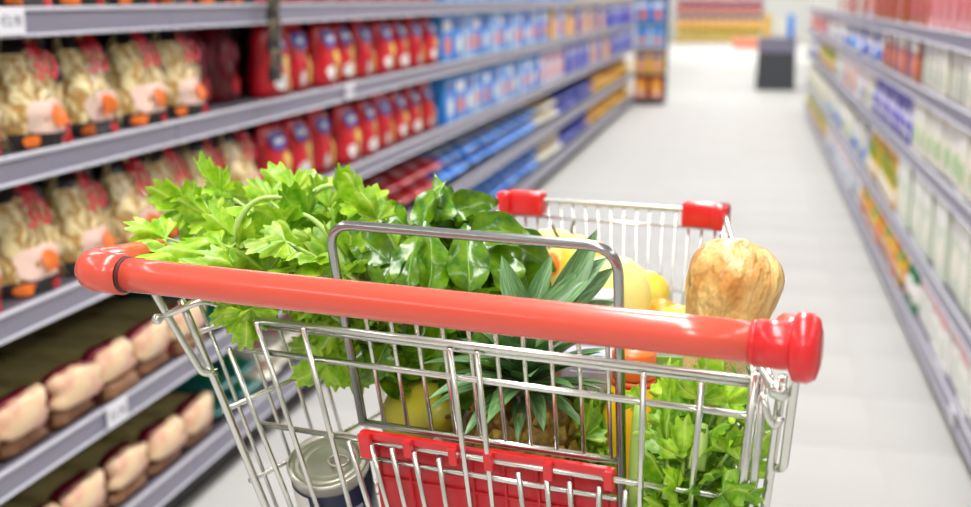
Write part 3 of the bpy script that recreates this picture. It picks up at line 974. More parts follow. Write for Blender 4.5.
# rear gate
def gx(px, py):
    p = cl(px, py, T, YG)
    return p.x, p.z - HZ
def gtube(pts, r_, name='wire', parent=None, off=0.0, m=None):
    return tube(name, [gp(x, z, off) for x, z in pts], r_, m or M_CHROME, parent, 8)
ZT = -.048; ZM = -.078; Z3 = -.151; Z4 = -.166; ZB = -.285
bm = bmesh.new()
add_tube(bm, [gp(x, ZT, -.003) for x in (-.165, 0, .257)], .0030, 10)
gate = new_obj('rear_gate', finish(bm, 'rear_gate_rail', M_CHROME), None, cart)
gtube([(-.16, ZT - .0055), (.257, ZT - .0055)], .0027, 'rail', gate, .001)
gtube([(-.19, ZM), (.252, ZM)], .0028, 'rail', gate, -.002)
gtube([(-.182, Z3), (.246, Z3)], .0027, 'rail', gate, -.002)
gtube([(-.086, Z4 - .002), (.14, Z4 - .002)], .0026, 'rail', gate, -.002)
gtube([(-.15, ZB), (.205, ZB)], .003, 'rail', gate, 0)
full = [((233, 346), (296, 507)), ((260, 320), (322, 507)), ((307, 326), (354, 507)), ((453, 346), (474, 507)),
        ((480, 349), (496, 507)), ((646, 372), (642, 507)), ((704, 380), (692, 507))]
for (a, b) in full:
    p, q = gx(*a), gx(*b)
    f = (ZB - p[1]) / (q[1] - p[1])
    gtube([p, (p[0] + (q[0] - p[0]) * f, ZB)], .0024, 'wire', gate, -.0065)
for (a, b) in (((352, 438), (373, 507)), ((374, 442), (392, 507)), ((395, 445), (409, 507)), ((417, 449), (429, 507)), ((442, 455), (450, 507)),
               ((521, 469), (526, 507)), ((549, 474), (552, 507)), ((572, 478), (574, 507)), ((602, 483), (601, 507)), ((628, 487), (627, 507))):
    p, q = gx(*a), gx(*b)
    f = (ZB - p[1]) / (q[1] - p[1])
    gtube([p, (p[0] + (q[0] - p[0]) * f, ZB)], .0024, 'wire', gate, -.0062)
# right edge of the gate: two stout wires
for (a, b, r_) in (((757, 376), (741, 507), .0036), ((766, 380), (752, 507), .003)):
    p, q = gx(*a), gx(*b)
    f = (ZB - p[1]) / (q[1] - p[1])
    gtube([(p[0], p[1] + .004), (p[0] + (q[0] - p[0]) * f, ZB)], r_, 'edge_wire', gate, -.004)

# folded child seat: back loop with thin wires
bm = bmesh.new()
def sp(x, z, off=0.0):
    return Vector((x, YS - T * z + off, HZ + z))
XA, XB, ZTOP, ZBOT = -.0985, .1425, .0375, -.146
add_tube(bm, fillet([sp(XA + .003, ZBOT), sp(XA, ZTOP), sp(XB, ZTOP), sp(XB - .008, ZBOT - .06)], .024, 8), .0040, 12)
flap = new_obj('seat_back', finish(bm, 'seat_loop', M_STEEL), None, cart)
tube('rail', [sp(XA, ZBOT), sp(XB - .006, ZBOT)], .0034, M_CHROME, flap, 8)
for k in range(10):
    f = (k + .9) / 10.4
    x = XA + (XB - XA) * f
    tube('wire', [sp(x, -.022), sp(x * .97 + .001, ZBOT)], .0019, M_CHROME, flap, 6)
tube('rail', [sp(XA, -.022), sp(XB, -.022)], .0019, M_CHROME, flap, 6)
# red seat board and its hooks
def gbox(bm, x0, x1, z0, z1, o0, o1, bev=.001):
    t = bmesh.new()
    bmesh.ops.create_cube(t, size=1)
    for v in t.verts:
        x = x0 if v.co.x < 0 else x1
        z = z0 if v.co.z < 0 else z1
        v.co = gp(x, z, o0 if v.co.y < 0 else o1)
    bmesh.ops.bevel(t, geom=t.edges[:], offset=bev, segments=1, affect='EDGES')
    merge(bm, t)
bm = bmesh.new()
gbox(bm, -.080, .137, -.29, -.1475, .006, .012)
seat = new_obj('seat_board', finish(bm, 'seat_board', M_REDSEAT, False), None, cart)
for k in range(8):
    x = -.075 + k * .0290
    bm = bmesh.new()
    gbox(bm, x, x + .0025, -.285, -.152, .0035, .0065, .0005)
    new_obj('rib', finish(bm, 'rib', M_REDSEAT, False), None, seat)
for z in (-.188, -.235):
    bm = bmesh.new()
    gbox(bm, -.078, .135, z - .002, z, .0035, .0065, .0005)
    new_obj('rib', finish(bm, 'rib', M_REDSEAT, False), None, seat)
for (x0, x1) in ((-.083, .006), (.031, .139)):
    bm = bmesh.new()
    gbox(bm, x0, x1, -.149, -.1415, -.004, .003)
    hk = new_obj('hook_strip', finish(bm, 'hook_strip', M_REDCAP, False), None, seat)
    for f in (.0, .47, .93):
        x = x0 + (x1 - x0) * f
        bm = bmesh.new()
        wd = .011 if (f == 0 and x0 < 0) else .0075
        gbox(bm, x, x + wd, -.166 if wd > .01 else -.159, -.1425, -.0095, -.003)
        new_obj('hook', finish(bm, 'hook', M_REDCAP, False), None, hk)
# ------------------------------------------------------------------ groceries in the cart
def W(x, y, z):                                # cart space (z from the handle) -> world
    return CM @ Vector((x, y, HZ + z))
def leafmat(name, dark, light, vein, k, rough=.38, trans=.22, vary=.15, coat=0.0):
    """leaf green with paler veins that fan out from the leaf's base"""
    m = mat(name, dark, rough, rgb2=light, scale=3.2, detail=4, trans=trans, vary=vary, coat=coat, bump=.12)
    nt = m.node_tree
    tc = next(n for n in nt.nodes if n.bl_idname == 'ShaderNodeTexCoord')
    sx = nt.nodes.new('ShaderNodeSeparateXYZ')
    nt.links.new(tc.outputs['Object'], sx.inputs[0])
    def mth(op, a_, b_=None):
        n = nt.nodes.new('ShaderNodeMath')
        n.operation = op
        for i, v in enumerate((a_, b_)):
            if v is None:
                continue
            if isinstance(v, (int, float)):
                n.inputs[i].default_value = v
            else:
                nt.links.new(v, n.inputs[i])
        return n.outputs[0]
    an = mth('ARCTAN2', sx.outputs[0], sx.outputs[1])
    sn = mth('ABSOLUTE', mth('SINE', mth('MULTIPLY', an, k)))
    cr = nt.nodes.new('ShaderNodeValToRGB')
    cr.color_ramp.elements[0].position = 0.0
    cr.color_ramp.elements[0].color = (1, 1, 1, 1)
    cr.color_ramp.elements[1].position = .28
    cr.color_ramp.elements[1].color = (0, 0, 0, 1)
    nt.links.new(sn, cr.inputs[0])
    hs = next(n for n in nt.nodes if n.bl_idname == 'ShaderNodeHueSaturation')
    mx = nt.nodes.new('ShaderNodeMix')
    mx.data_type = 'RGBA'
    nt.links.new(mth('MULTIPLY', cr.outputs[0], .55), mx.inputs[0])
    nt.links.new(hs.outputs[0], mx.inputs[6])
    mx.inputs[7].default_value = lin(vein)
    b_ = nt.nodes['Principled BSDF']
    nt.links.new(mx.outputs[2], b_.inputs['Base Color'])
    tr = next(n for n in nt.nodes if n.bl_idname == 'ShaderNodeBsdfTranslucent')
    nt.links.new(mx.outputs[2], tr.inputs[0])
    return m
M_CELERY = leafmat('celery_leaf', (122, 178, 10), (184, 218, 58), (220, 236, 140), 4.5, trans=.25, coat=.15, vary=.2)
M_CELERY2 = leafmat('celery_leaf_deep', (80, 140, 8), (150, 194, 40), (196, 220, 100), 4.5, trans=.22, coat=.15, vary=.3)
M_STALK = mat('celery_stalk', (170, 204, 96), .4, rgb2=(198, 222, 132), scale=10, stretch=(1, 1, .1), trans=.1)
M_SPIN = mat('spinach_leaf', (60, 114, 2), .24, rgb2=(124, 166, 18), scale=3.5, trans=.2, bump=.15, vary=.3, coat=.35)
M_VEIN = mat('spinach_midrib', (128, 176, 74), .4)
M_CROWN = mat('pineapple_leaf', (66, 112, 60), .38, rgb2=(120, 158, 98), scale=7, stretch=(6, .5, 1), vary=.25)
M_PINE = mat('pineapple_skin', (96, 84, 28), .5, rgb2=(176, 132, 40), scale=38)
M_EYE = mat('pineapple_eye', (84, 88, 34), .5, rgb2=(190, 146, 48), scale=90, vary=.25)

def leaf_orient(o, pos, d, nrm, size, roll=0.0):
    y = Vector(d).normalized()
    z = Vector(nrm)
    z = z - y * z.dot(y)
    if z.length < 1e-4:
        z = y.orthogonal()
    z.normalize()
    x = y.cross(z)
    m = Matrix((x, y, z)).transposed().to_4x4()
    if roll:
        m = m @ Matrix.Rotation(roll, 4, 'Y')
    o.matrix_basis = Matrix.Translation(pos) @ m @ Matrix.Scale(size, 4)
def fan_leaf(name, seed, m):
    """deeply cut celery leaflet, base at the origin, growing along +Y, unit length"""
    rg = random.Random(seed)
    bm = bmesh.new()
    nj, ni = 61, 6
    ph = rg.uniform(-.12, .12)
    droop = rg.uniform(.1, .9)
    cup = rg.uniform(-.5, .9)
    wav = rg.uniform(.09, .2)
    rows = []
    A = R(112)
    base = bm.verts.new((0, 0, 0))
    for i in range(1, ni + 1):
        row = []
        f = i / ni
        for j in range(nj):
            th = -A + 2 * A * j / (nj - 1)
            q = abs(th) / A
            env = 1 - .5 * q ** 1.4
            # five fingers with notches between them
            lobe = .46 + .54 * abs(math.cos(th * 2.0 + ph)) ** .55
            teeth = 1 + .10 * f ** 2 * math.cos(th * 22 + seed)
            rr = env * f * ((1 - f) * .62 + f * lobe * teeth)
            x, y = rr * math.sin(th), rr * math.cos(th)
            z = -droop * y * abs(y) * .7 - cup * x * x * .8 + wav * f * math.cos(th * 4 + ph * 2) + .06 * f * math.sin(th * 9 + seed) + .04 * math.sin(8 * y + seed)
            row.append(bm.verts.new((x * .95, y, z)))
        rows.append(row)
    for j in range(nj - 1):
        bm.faces.new((base, rows[0][j + 1], rows[0][j]))
    for i in range(ni - 1):
        for j in range(nj - 1):
            bm.faces.new((rows[i][j], rows[i][j + 1], rows[i + 1][j + 1], rows[i + 1][j]))
    return finish(bm, name, m, True, False)
def oval_leaf(name, seed, m, wid=.62, curl=.35, point=1.0, ruffle=.03):
    rg = random.Random(seed)
    bm = bmesh.new()
    nv, nu = 12, 8
    c1, c2 = curl * rg.uniform(.5, 1.5), rg.uniform(.2, .9)
    tw = rg.uniform(-.4, .4)
    g = []
    for j in range(nv + 1):
        v = j / nv
        hw = wid / 2 * (math.sin(math.pi * v ** .75) ** .8 if 0 < v < 1 else 0) + .012
        row = []
        for i in range(nu + 1):
            u = -1 + 2 * i / nu
            x = u * hw
            z = c2 * x * x * 2 - c1 * v * v + ruffle * abs(u) * math.sin(v * 13 + seed + (2 if u > 0 else 0)) + .05 * abs(u) ** .6 * math.sin(math.pi * v)
            z += tw * x * v
            # quilted between side veins
            z += .012 * math.sin(v * 34 + abs(u) * 5) * (1 - abs(u)) * abs(u) * 3
            row.append(bm.verts.new((x, v, z)))
        g.append(row)
    for j in range(nv):
        for i in range(nu):
            bm.faces.new((g[j][i], g[j][i + 1], g[j + 1][i + 1], g[j + 1][i]))
    me = finish(bm, name, m, True, False)
    bm = bmesh.new()                         # midrib
    add_tube(bm, [Vector((0, j / nv, g_z - .006)) for j, g_z in [(k, -c1 * (k / nv) ** 2) for k in range(0, nv, 2)]], [.02 - .0026 * k for k in range(6)], 5)
    rib = finish(bm, name + '_midrib', M_VEIN)
    return me, rib
CEL = [fan_leaf('leaf', i * 5 + 1, M_CELERY) for i in range(8)]
CEL2 = [fan_leaf('leaf', i * 5 + 3, M_CELERY2) for i in range(4)]
SPN = [oval_leaf('leaf', i * 7 + 2, M_SPIN, .6, .62, 1, .07) for i in range(8)]
def rvec(rg, s):
    return Vector((rg.uniform(-s, s), rg.uniform(-s, s), rg.uniform(-s, s)))
def to_cam(p):
    return (CAM - p).normalized()
def frond(root, rg, basep, tip, size, leaves, mid=None, stem_r=.004, side=2, facing=.6, sd=None):
    """one celery stalk from the heart of the bunch to a tip with leaflets"""
    basep, tip = Vector(basep), Vector(tip)
    mid = Vector(mid) if mid else lerp(basep, tip, .55) + Vector((0, 0, .03)) + rvec(rg, .012)
    path = []
    for k in range(9):
        t = k / 8
        path.append(basep * (1 - t) ** 2 + mid * 2 * t * (1 - t) + tip * t * t)
    bm = bmesh.new()
    add_tube(bm, path, [stem_r * (1 - .72 * k / 8) for k in range(9)], 7)
    st = new_obj('stalk', finish(bm, 'stalk', M_STALK), None, root)
    d = Vector(sd) if sd else (path[-1] - path[-3]).normalized()
    n0 = (to_cam(tip) * facing + Vector((0, 0, .5)) + rvec(rg, .85)).normalized()
    o = new_obj('leaf', rg.choice(leaves), None, root)
    leaf_orient(o, tip, d + rvec(rg, .25), n0, size * rg.uniform(.9, 1.1))
    for k in range(side):
        p = path[6 - k] if k < 4 else path[4]
        for s in (-1, 1):
            if rg.random() < .12:
                continue
            lat = d.cross(n0).normalized() * s
            o = new_obj('leaf', rg.choice(leaves), None, root)
            leaf_orient(o, p, d * .55 + lat * .8 + rvec(rg, .5), n0 + rvec(rg, .8), size * rg.uniform(.65, 1.05))
def place_root(name, pos, label, cat):
    o = empty(name, pos)
    return tag(o, label, cat)
class Shift:
    """parents built in world space under an empty that sits at pos"""
def settle(root):
    bpy.context.view_layer.update()
    inv = Matrix.Translation(-root.location)
    for ch in root.children:
        ch.matrix_basis = inv @ ch.matrix_basis

# --- pale celery heaped over the left corner
rg = random.Random(21)
ce = place_root('celery_bunch', W(-.10, .30, -.26), 'bunch of pale green celery leaves spilling over the left of the cart', 'celery')
heart = W(-.09, .27, -.17)
tips = [(150, 226, 1.06), (172, 196, 1.09), (160, 240, 1.03), (190, 246, 1.02), (196, 208, 1.08), (215, 186, 1.12), (222, 228, 1.05), (240, 205, 1.10),
        (236, 250, 1.02), (255, 190, 1.13), (268, 214, 1.08), (262, 243, 1.04), (278, 182, 1.15), (292, 205, 1.10), (286, 238, 1.05), (300, 254, 1.03),
        (312, 196, 1.16), (322, 222, 1.10), (312, 240, 1.07), (340, 202, 1.18), (352, 226, 1.12), (336, 246, 1.06), (206, 262, 1.01), (250, 262, 1.02),
        (348, 196, 1.09), (362, 208, 1.08), (334, 186, 1.11), (368, 222, 1.1), (165, 248, 1.005), (225, 258, 1.0), (190, 190, 1.1), (300, 246, 1.02), (330, 262, 1.03), (270, 230, 1.02), (205, 178, 1.12), (348, 258, 1.08), (178, 222, 1.11), (205, 232, 1.03), (282, 258, 1.03), (232, 188, 1.16), (300, 180, 1.2)]
for i, (px, py, dp) in enumerate(tips):
    tip = at(px + 16, py + 12, dp)
    frond(ce, rg, heart + rvec(rg, .015), tip, .036, CEL + CEL2[:1], side=3, facing=.35, stem_r=.0045)
# leaf tufts hanging below the handle at the left
for (px, py, dp, sx, sy, sz) in ((246, 312, .985, -.1, 1, .032), (232, 308, .99, -.8, .7, .022), (252, 308, .98, .7, .6, .026), (240, 300, 1.0, -.2, 1, .03), (326, 364, 1.07, -.8, .5, .036), (340, 358, 1.08, -.3, .9, .03),
                                 (318, 345, 1.09, -.9, .3, .03), (352, 362, 1.1, .3, 1, .03), (335, 340, 1.1, .2, .7, .035)):
    o = new_obj('leaf', rg.choice(CEL), None, ce)
    p = at(px, py, dp)
    leaf_orient(o, p, RT * sx - UP * sy + rvec(rg, .15), to_cam(p) + rvec(rg, .25), sz)
for (a, b) in (((345, 352), (360, 312)), ((244, 304), (262, 285))):
    bm = bmesh.new()
    add_tube(bm, [at(a[0], a[1], 1.075 if a[0] > 300 else .99), at((a[0] + b[0]) / 2 + 4, (a[1] + b[1]) / 2, 1.08 if a[0] > 300 else 1.0), at(b[0], b[1], 1.1 if a[0] > 300 else 1.02)], .0022, 6)
    new_obj('stalk', finish(bm, 'stalk', M_STALK), None, ce)
# arching stems that stand out
for (a, b, c, dp) in (((345, 268), (330, 225), (303, 214), 1.06), ((232, 248), (240, 190), (282, 198), 1.05), ((300, 215), (322, 160), (372, 208), 1.13)):
    bm = bmesh.new()
    path = [at(a[0], a[1], dp) * (1 - t) ** 2 + at(b[0], b[1], dp) * 2 * t * (1 - t) + at(c[0], c[1], dp) * t * t for t in [k / 10 for k in range(11)]]
    add_tube(bm, path, [.0038 - .0002 * k for k in range(11)], 8)
    new_obj('stalk', finish(bm, 'stalk', M_STALK), None, ce)
settle(ce)

# --- dark spinach behind the seat loop
rg = random.Random(5)
spn = place_root('spinach_bunch', W(-.02, .2, -.27), 'bunch of glossy dark green leaves behind the grey wire loop', 'spinach')
sc_ = at(450, 300, 1.13)
def spleaf(pos, d, n, size):
    me, rib = rg.choice(SPN)
    o = new_obj('leaf', me, None, spn)
    leaf_orient(o, pos, d, n, size)
    r_ = new_obj('midrib', rib, None, o)
for k in range(190):
    # points over a dome that faces up and towards the aisle
    th = rg.uniform(-1.25, 1.25)
    ph = rg.uniform(-.35, 1.25)
    ca = math.cos(ph)
    n = (RT * math.sin(th) * ca - FW * math.cos(th) * ca * .8 + UP * math.sin(ph)).normalized()
    p = sc_ + RT * (n.dot(RT) * .078) + UP * (n.dot(UP) * .078) - FW * (-n.dot(FW) * -.05)
    dirv = (UP * rg.uniform(-.2, 1.0) + RT * (math.sin(th) * .9 + rg.uniform(-.7, .7)) + n * .25).normalized()
    spleaf(p - dirv * .03, dirv, n + rvec(rg, .75), rg.uniform(.03, .05))
for (px, py, dp, sx, sy, nx, sz) in ((408, 290, 1.03, .0, 1, -.3, .055), (428, 292, 1.03, .25, 1, .6, .06), (470, 292, 1.04, -.05, 1, .0, .062), (512, 292, 1.06, -.35, 1, .5, .06),
                                     (470, 232, 1.07, 1, .1, .0, .06), (422, 228, 1.1, .15, 1, -.8, .05), (436, 222, 1.11, .35, .9, .8, .045), (500, 240, 1.1, .9, -.3, .3, .06),
                                     (390, 262, 1.05, -.6, .5, -.4, .055), (405, 225, 1.1, -.6, .5, -.2, .042), (520, 262, 1.1, .4, -1, .3, .06), (448, 214, 1.13, .9, .4, .2, .05), (375, 240, 1.08, -.5, .7, -.3, .05), (365, 268, 1.06, -.2, .9, .3, .05), (380, 290, 1.04, .3, .9, -.5, .05)):
    p = at(px, py, dp)
    spleaf(p, RT * sx + UP * sy, to_cam(p) + RT * nx + UP * .4, sz)
# greens lower in the basket under the bunch
for k in range(44):
    p = at(rg.uniform(365, 480), rg.uniform(320, 375), rg.uniform(1.06, 1.14))
    spleaf(p, rvec(rg, 1) + RT * .3, to_cam(p) + rvec(rg, .6), rg.uniform(.04, .06))
settle(spn)

# --- pineapple
pc = W(.022, .195, -.275)
pa = place_root('pineapple', pc, 'whole pineapple with spiky grey-green crown standing in the cart', 'pineapple')
prof = [(.0, 0), (.025, .001), (.042, .012), (.052, .04), (.054, .07), (.051, .10), (.043, .128), (.03, .143), (.0, .147)]
new_obj('body', lathe_mesh('pineapple_body', prof, M_PINE, 24), None, pa)
bm = bmesh.new()
ring = [bm.verts.new((math.cos(a) * .0105, math.sin(a) * .0105 * 1.05, 0)) for a in [math.pi / 3 * k for k in range(6)]]
ring2 = [bm.verts.new((v.co.x * .55, v.co.y * .55, .0035)) for v in ring]
tp = bm.verts.new((0, .001, .0075))
for k in range(6):
    bm.faces.new((ring[k], ring[(k + 1) % 6], ring2[(k + 1) % 6], ring2[k]))
    bm.faces.new((ring2[k], ring2[(k + 1) % 6], tp))
eye_me = finish(bm, 'eye', M_EYE, False)
def prof_r(z):
    for (r0, z0), (r1, z1) in zip(prof, prof[1:]):
        if z0 <= z <= z1:
            return r0 + (r1 - r0) * (z - z0) / (z1 - z0 + 1e-9), (r1 - r0) / (z1 - z0 + 1e-9)
    return .02, 0
for rowi in range(9):
    z = .012 + rowi * .0148
    rr, sl = prof_r(z)
    n = max(6, int(2 * math.pi * rr / .0185))
    for k in range(n):
        a = 2 * math.pi * (k + .5 * (rowi % 2)) / n
        o = new_obj('eye', eye_me, None, pa)
        nrm = Vector((math.cos(a), math.sin(a), -sl)).normalized()
        leaf_orient(o, Vector((rr * math.cos(a), rr * math.sin(a), z)), Vector((0, 0, 1)), nrm, 1.0)
def strap_leaf(name, seed, m):
    rg_ = random.Random(seed)
    bm = bmesh.new()
    nv = 9
    cv = rg_.uniform(.1, .55)
    g = []
    for j in range(nv + 1):
        v = j / nv
        hw = .16 * (1 - v ** 2.2) * (.75 + .6 * v) + .002
        g.append([bm.verts.new((u * hw, v, -cv * v * v + .5 * abs(u) * hw)) for u in (-1, -.5, 0, .5, 1)])
    for j in range(nv):
        for i in range(4):
            bm.faces.new((g[j][i], g[j][i + 1], g[j + 1][i + 1], g[j + 1][i]))
    return finish(bm, name, m, True, False)
STR = [strap_leaf('leaf', i, M_CROWN) for i in range(5)]
rg = random.Random(3)
for k in range(58):
    a = k * 2.39996
    f = k / 57
    el = R(2 + 80 * f)
    d = Vector((math.cos(a) * math.cos(el), math.sin(a) * math.cos(el), math.sin(el)))
    o = new_obj('leaf', STR[k % 5], None, pa)
    p = Vector((math.cos(a) * .014 * (1 - f), math.sin(a) * .014 * (1 - f), .143 + .03 * f))
    leaf_orient(o, p, d, Vector((0, 0, 1)) - d * .2 + rvec(rg, .12), (.045 + .035 * math.sin(math.pi * min(1, f * 1.15))) * rg.uniform(.85, 1.1))
# long leaves that reach up behind the loop
for (px, py, dp, ln, qx, qy) in ((548, 318, 1.05, .092, .62, 1), (540, 322, 1.04, .085, .8, 1), (526, 318, 1.06, .062, .42, 1), (545, 316, 1.07, .08, 1, .6), (560, 318, 1.08, .055, 1, .35), (530, 318, 1.03, .06, -.55, 1), (518, 318, 1.02, .055, -.3, 1)):
    o = new_obj('leaf', STR[int(px) % 5], None, pa)
    p = at(px, py, dp) - pc
    leaf_orient(o, p, RT * qx + UP * qy, to_cam(at(px, py, dp)) + RT * rg.uniform(-.4, .4), ln)

# --- bread roll in its perforated film
br = place_root('bread_loaf', W(.165, .24, -.20), 'golden crusty bread loaf in clear perforated film at the right', 'bread')
A_, B_ = at(739, 262, .95), at(702, 420, .97)
ax = (A_ - B_).normalized()
M_CRUST = mat('bread_crust', (204, 130, 48), .4, rgb2=(246, 206, 130), scale=38, stretch=(1, 1, .55), bump=.8, bscale=95, lo=.32, hi=.66, coat=.3)
M_FILM = mat('bread_film', (214, 160, 82), .3, rgb2=(242, 210, 146), scale=420, tex='voronoi', bump=.15, lo=.1, hi=.5, coat=.3)
def loaf(name, prof_, m, seed, wrk=.0, flat=.92, n=36):
    def fn(p, a):
        q = 1 + wrk * noise.noise(Vector((math.cos(a) * 2.2, math.sin(a) * 2.2 + seed, p.z * 26))) + wrk * .5 * noise.noise(Vector((math.cos(a) * 5, math.sin(a) * 5 + seed, p.z * 60)))
        return Vector((p.x * q, p.y * q * flat, p.z))
    me = lathe_mesh(name, prof_, m, n, fn)
    return me
Lb = (A_ - B_).length
lp = []
for k in range(30):
    t = k / 29
    # widest near the upper third, round blunt top
    z = Lb * (-.02) + (Lb + .022) * t
    wv = .0205 + .0205 * math.sin(min(1, t * 1.12) * math.pi / 2) ** 2
    if t > .78:
        wv *= math.sqrt(max(0, 1 - ((t - .78) / .22) ** 2.3))
    if t < .08:
        wv *= math.sqrt(1 - ((.08 - t) / .08) ** 2)
    lp.append((wv, z))
lo_ = new_obj('crust', loaf('crust', lp, M_CRUST, 4.2, .085), None, br)
q = ax.to_track_quat('Z', 'Y').to_matrix().to_4x4()
lo_.matrix_basis = Matrix.Translation(B_) @ q
fp = [(r_ + .0014, z) for (r_, z) in lp if .0 < z < Lb * .62]
sl_ = new_obj('film_sleeve', loaf('film_sleeve', fp, M_FILM, 4.2, .085), None, br)
sl_.matrix_basis = Matrix.Translation(B_) @ q
settle(br)

# --- juice bottle
M_JUICE = mat('yellow_juice', (246, 190, 16), .18, rgb2=(250, 204, 40), scale=8, coat=.4)
M_CAPO = mat('orange_cap', (240, 116, 44), .35)
jb = tag(empty('juice_bottle', W(.162, .30, -.265)), 'yellow juice bottle with orange cap behind the green stalks', 'bottle')
new_obj('body', lathe_mesh('body', [(0, 0), (.03, 0), (.034, .006), (.034, .11), (.033, .13), (.026, .155), (.017, .168), (.016, .172)], M_JUICE, 28), None, jb)
cp = new_obj('cap', lathe_mesh('cap', [(0, .170), (.0195, .170), (.02, .172), (.02, .192), (.018, .195), (0, .195)], M_CAPO, 28), None, jb)
new_obj('cap_ring', lathe_mesh('cap_ring', [(.0165, .162), (.0205, .163), (.0205, .168), (.0165, .169)], mat('cap_ring_orange', (226, 84, 20), .4), 28), None, cp)
jl = at(634, 362, 1.06)
jb.location = Vector((jl.x, jl.y, jl.z - .183))

# --- green celery with stalks at the lower right
rg = random.Random(33)
c2 = place_root('celery_bunch', W(.17, .17, -.28), 'green celery with thick stalks pressed against the right of the gate', 'celery')
heart2 = W(.165, .165, -.27)
for (px, py, dp) in ((672, 406, .96), (670, 420, .93), (690, 405, .95), (712, 400, .95), (735, 410, .92), (668, 445, .92), (684, 450, .91), (706, 440, .91), (728, 445, .90), (742, 455, .89),
                     (662, 478, .92), (676, 484, .90), (700, 478, .89), (722, 486, .88), (738, 496, .88), (668, 388, .98), (690, 386, .96), (706, 384, .93), (722, 386, .92), (738, 390, .92), (700, 392, .9), (728, 396, .9), (745, 396, .93), (745, 425, .9), (664, 505, .92), (690, 510, .9), (720, 515, .89)):
    frond(c2, rg, heart2 + rvec(rg, .01), at(px, py + 8, dp), .03, CEL2 + CEL[:4], mid=lerp(heart2, at(px, py + 8, dp), .6) + rvec(rg, .01), side=3, facing=.8, stem_r=.0045)
for (a, b, dp, rr) in (((640, 400), (637, 530), .97, .008), ((655, 420), (652, 530), .96, .006), ((704, 424), (696, 470), .90, .006), ((672, 468), (668, 500), .91, .005)):
    bm = bmesh.new()
    add_tube(bm, [lerp(at(b[0], b[1], dp), at(a[0], a[1], dp + .01), t) for t in (0, .3, .6, .85, 1)], [rr * 1.15, rr * 1.1, rr, rr * .8, rr * .5], 10)
    new_obj('stalk', finish(bm, 'stalk', M_STALK), None, c2)
for (px, py, sx, sy, sz) in ((640, 400, -.8, .0, .02),):
    o = new_obj('leaf', rg.choice(CEL), None, c2)
    p = at(px, py, .985)
    leaf_orient(o, p, RT * sx + UP * sy, to_cam(p) + rvec(rg, .3), sz)
for k in range(30):                            # loose leaves between the pineapple and the bottle
    o = new_obj('leaf', rg.choice(CEL2), None, c2)
    p = at(rg.uniform(568, 602), rg.uniform(400, 480), rg.uniform(1.03, 1.08))
    leaf_orient(o, p, rvec(rg, 1), to_cam(p) + rvec(rg, .7), rg.uniform(.022, .034))
settle(c2)

# --- tin can leaning in the left corner
M_TIN = mat('tin_metal', (206, 200, 190), .4, metal=1.0)
M_CANL = mat('can_label_navy', (30, 38, 66), .35)
can = tag(empty('tin_can'), 'tin can with navy paper label leaning in the cart', 'can')
cb = lathe_mesh('body', [(0, 0), (.034, 0), (.0355, .002), (.0355, .005), (.034, .007), (.034, .103), (.0355, .105), (.0358, .108), (.0345, .1095), (.0335, .1085), (.033, .1065), (.027, .1062),
                         (.026, .1072), (.0248, .1064), (.020, .1062), (.019, .1068), (.018, .1062), (.0, .1062)], M_TIN, 40)
new_obj('body', cb, None, can)
lbm = lathe_mesh('paper_label', [(.0342, .010), (.0346, .0102), (.0346, .092), (.0342, .0922)], M_CANL, 40)
lab = new_obj('paper_label', lbm, None, can)
bm = bmesh.new()
for (z0, z1) in ((.0, .092),):
    vs = []
    for k in range(7):
        a = R(-150 + k * 8)
        vs.append((bm.verts.new((.0349 * math.cos(a), .0349 * math.sin(a), .012)), bm.verts.new((.0349 * math.cos(a), .0349 * math.sin(a), .09))))
    for k in range(6):
        bm.faces.new((vs[k][0], vs[k + 1][0], vs[k + 1][1], vs[k][1]))
new_obj('white_panel', finish(bm, 'white_panel', mat('can_label_white', (226, 222, 214), .4), True, False), None, lab)
bm = bmesh.new()
for (z0, z1) in ((.062, .068), (.05, .058), (.036, .042)):
    vs = []
    for k in range(9):
        a = R(-88 + k * 8)
        vs.append((bm.verts.new((.0349 * math.cos(a), .0349 * math.sin(a), z0)), bm.verts.new((.0349 * math.cos(a), .0349 * math.sin(a), z1))))
    for k in range(8):
        bm.faces.new((vs[k][0], vs[k + 1][0], vs[k + 1][1], vs[k][1]))
new_obj('pale_print', finish(bm, 'pale_print', mat('can_print_grey', (150, 156, 176), .4), True, False), None, lab)
ring_bm = bmesh.new()                          # pull tab
add_tube(ring_bm, [(.009 * math.cos(a) + .01, .007 * math.sin(a), .1085) for a in [2 * math.pi * k / 16 for k in range(17)]], .0012, 6)
new_obj('pull_tab', finish(ring_bm, 'pull_tab', M_TIN), None, can)
ctop = at(328, 460, 1.075)
tilt = (Vector((0, 0, 1)) + (-FW) * .42 - RT * .12).normalized()
can.matrix_basis = Matrix.Translation(ctop - tilt * .09) @ tilt.to_track_quat('Z', 'Y').to_matrix().to_4x4() @ Matrix.Diagonal((1.06, 1.06, .84, 1))

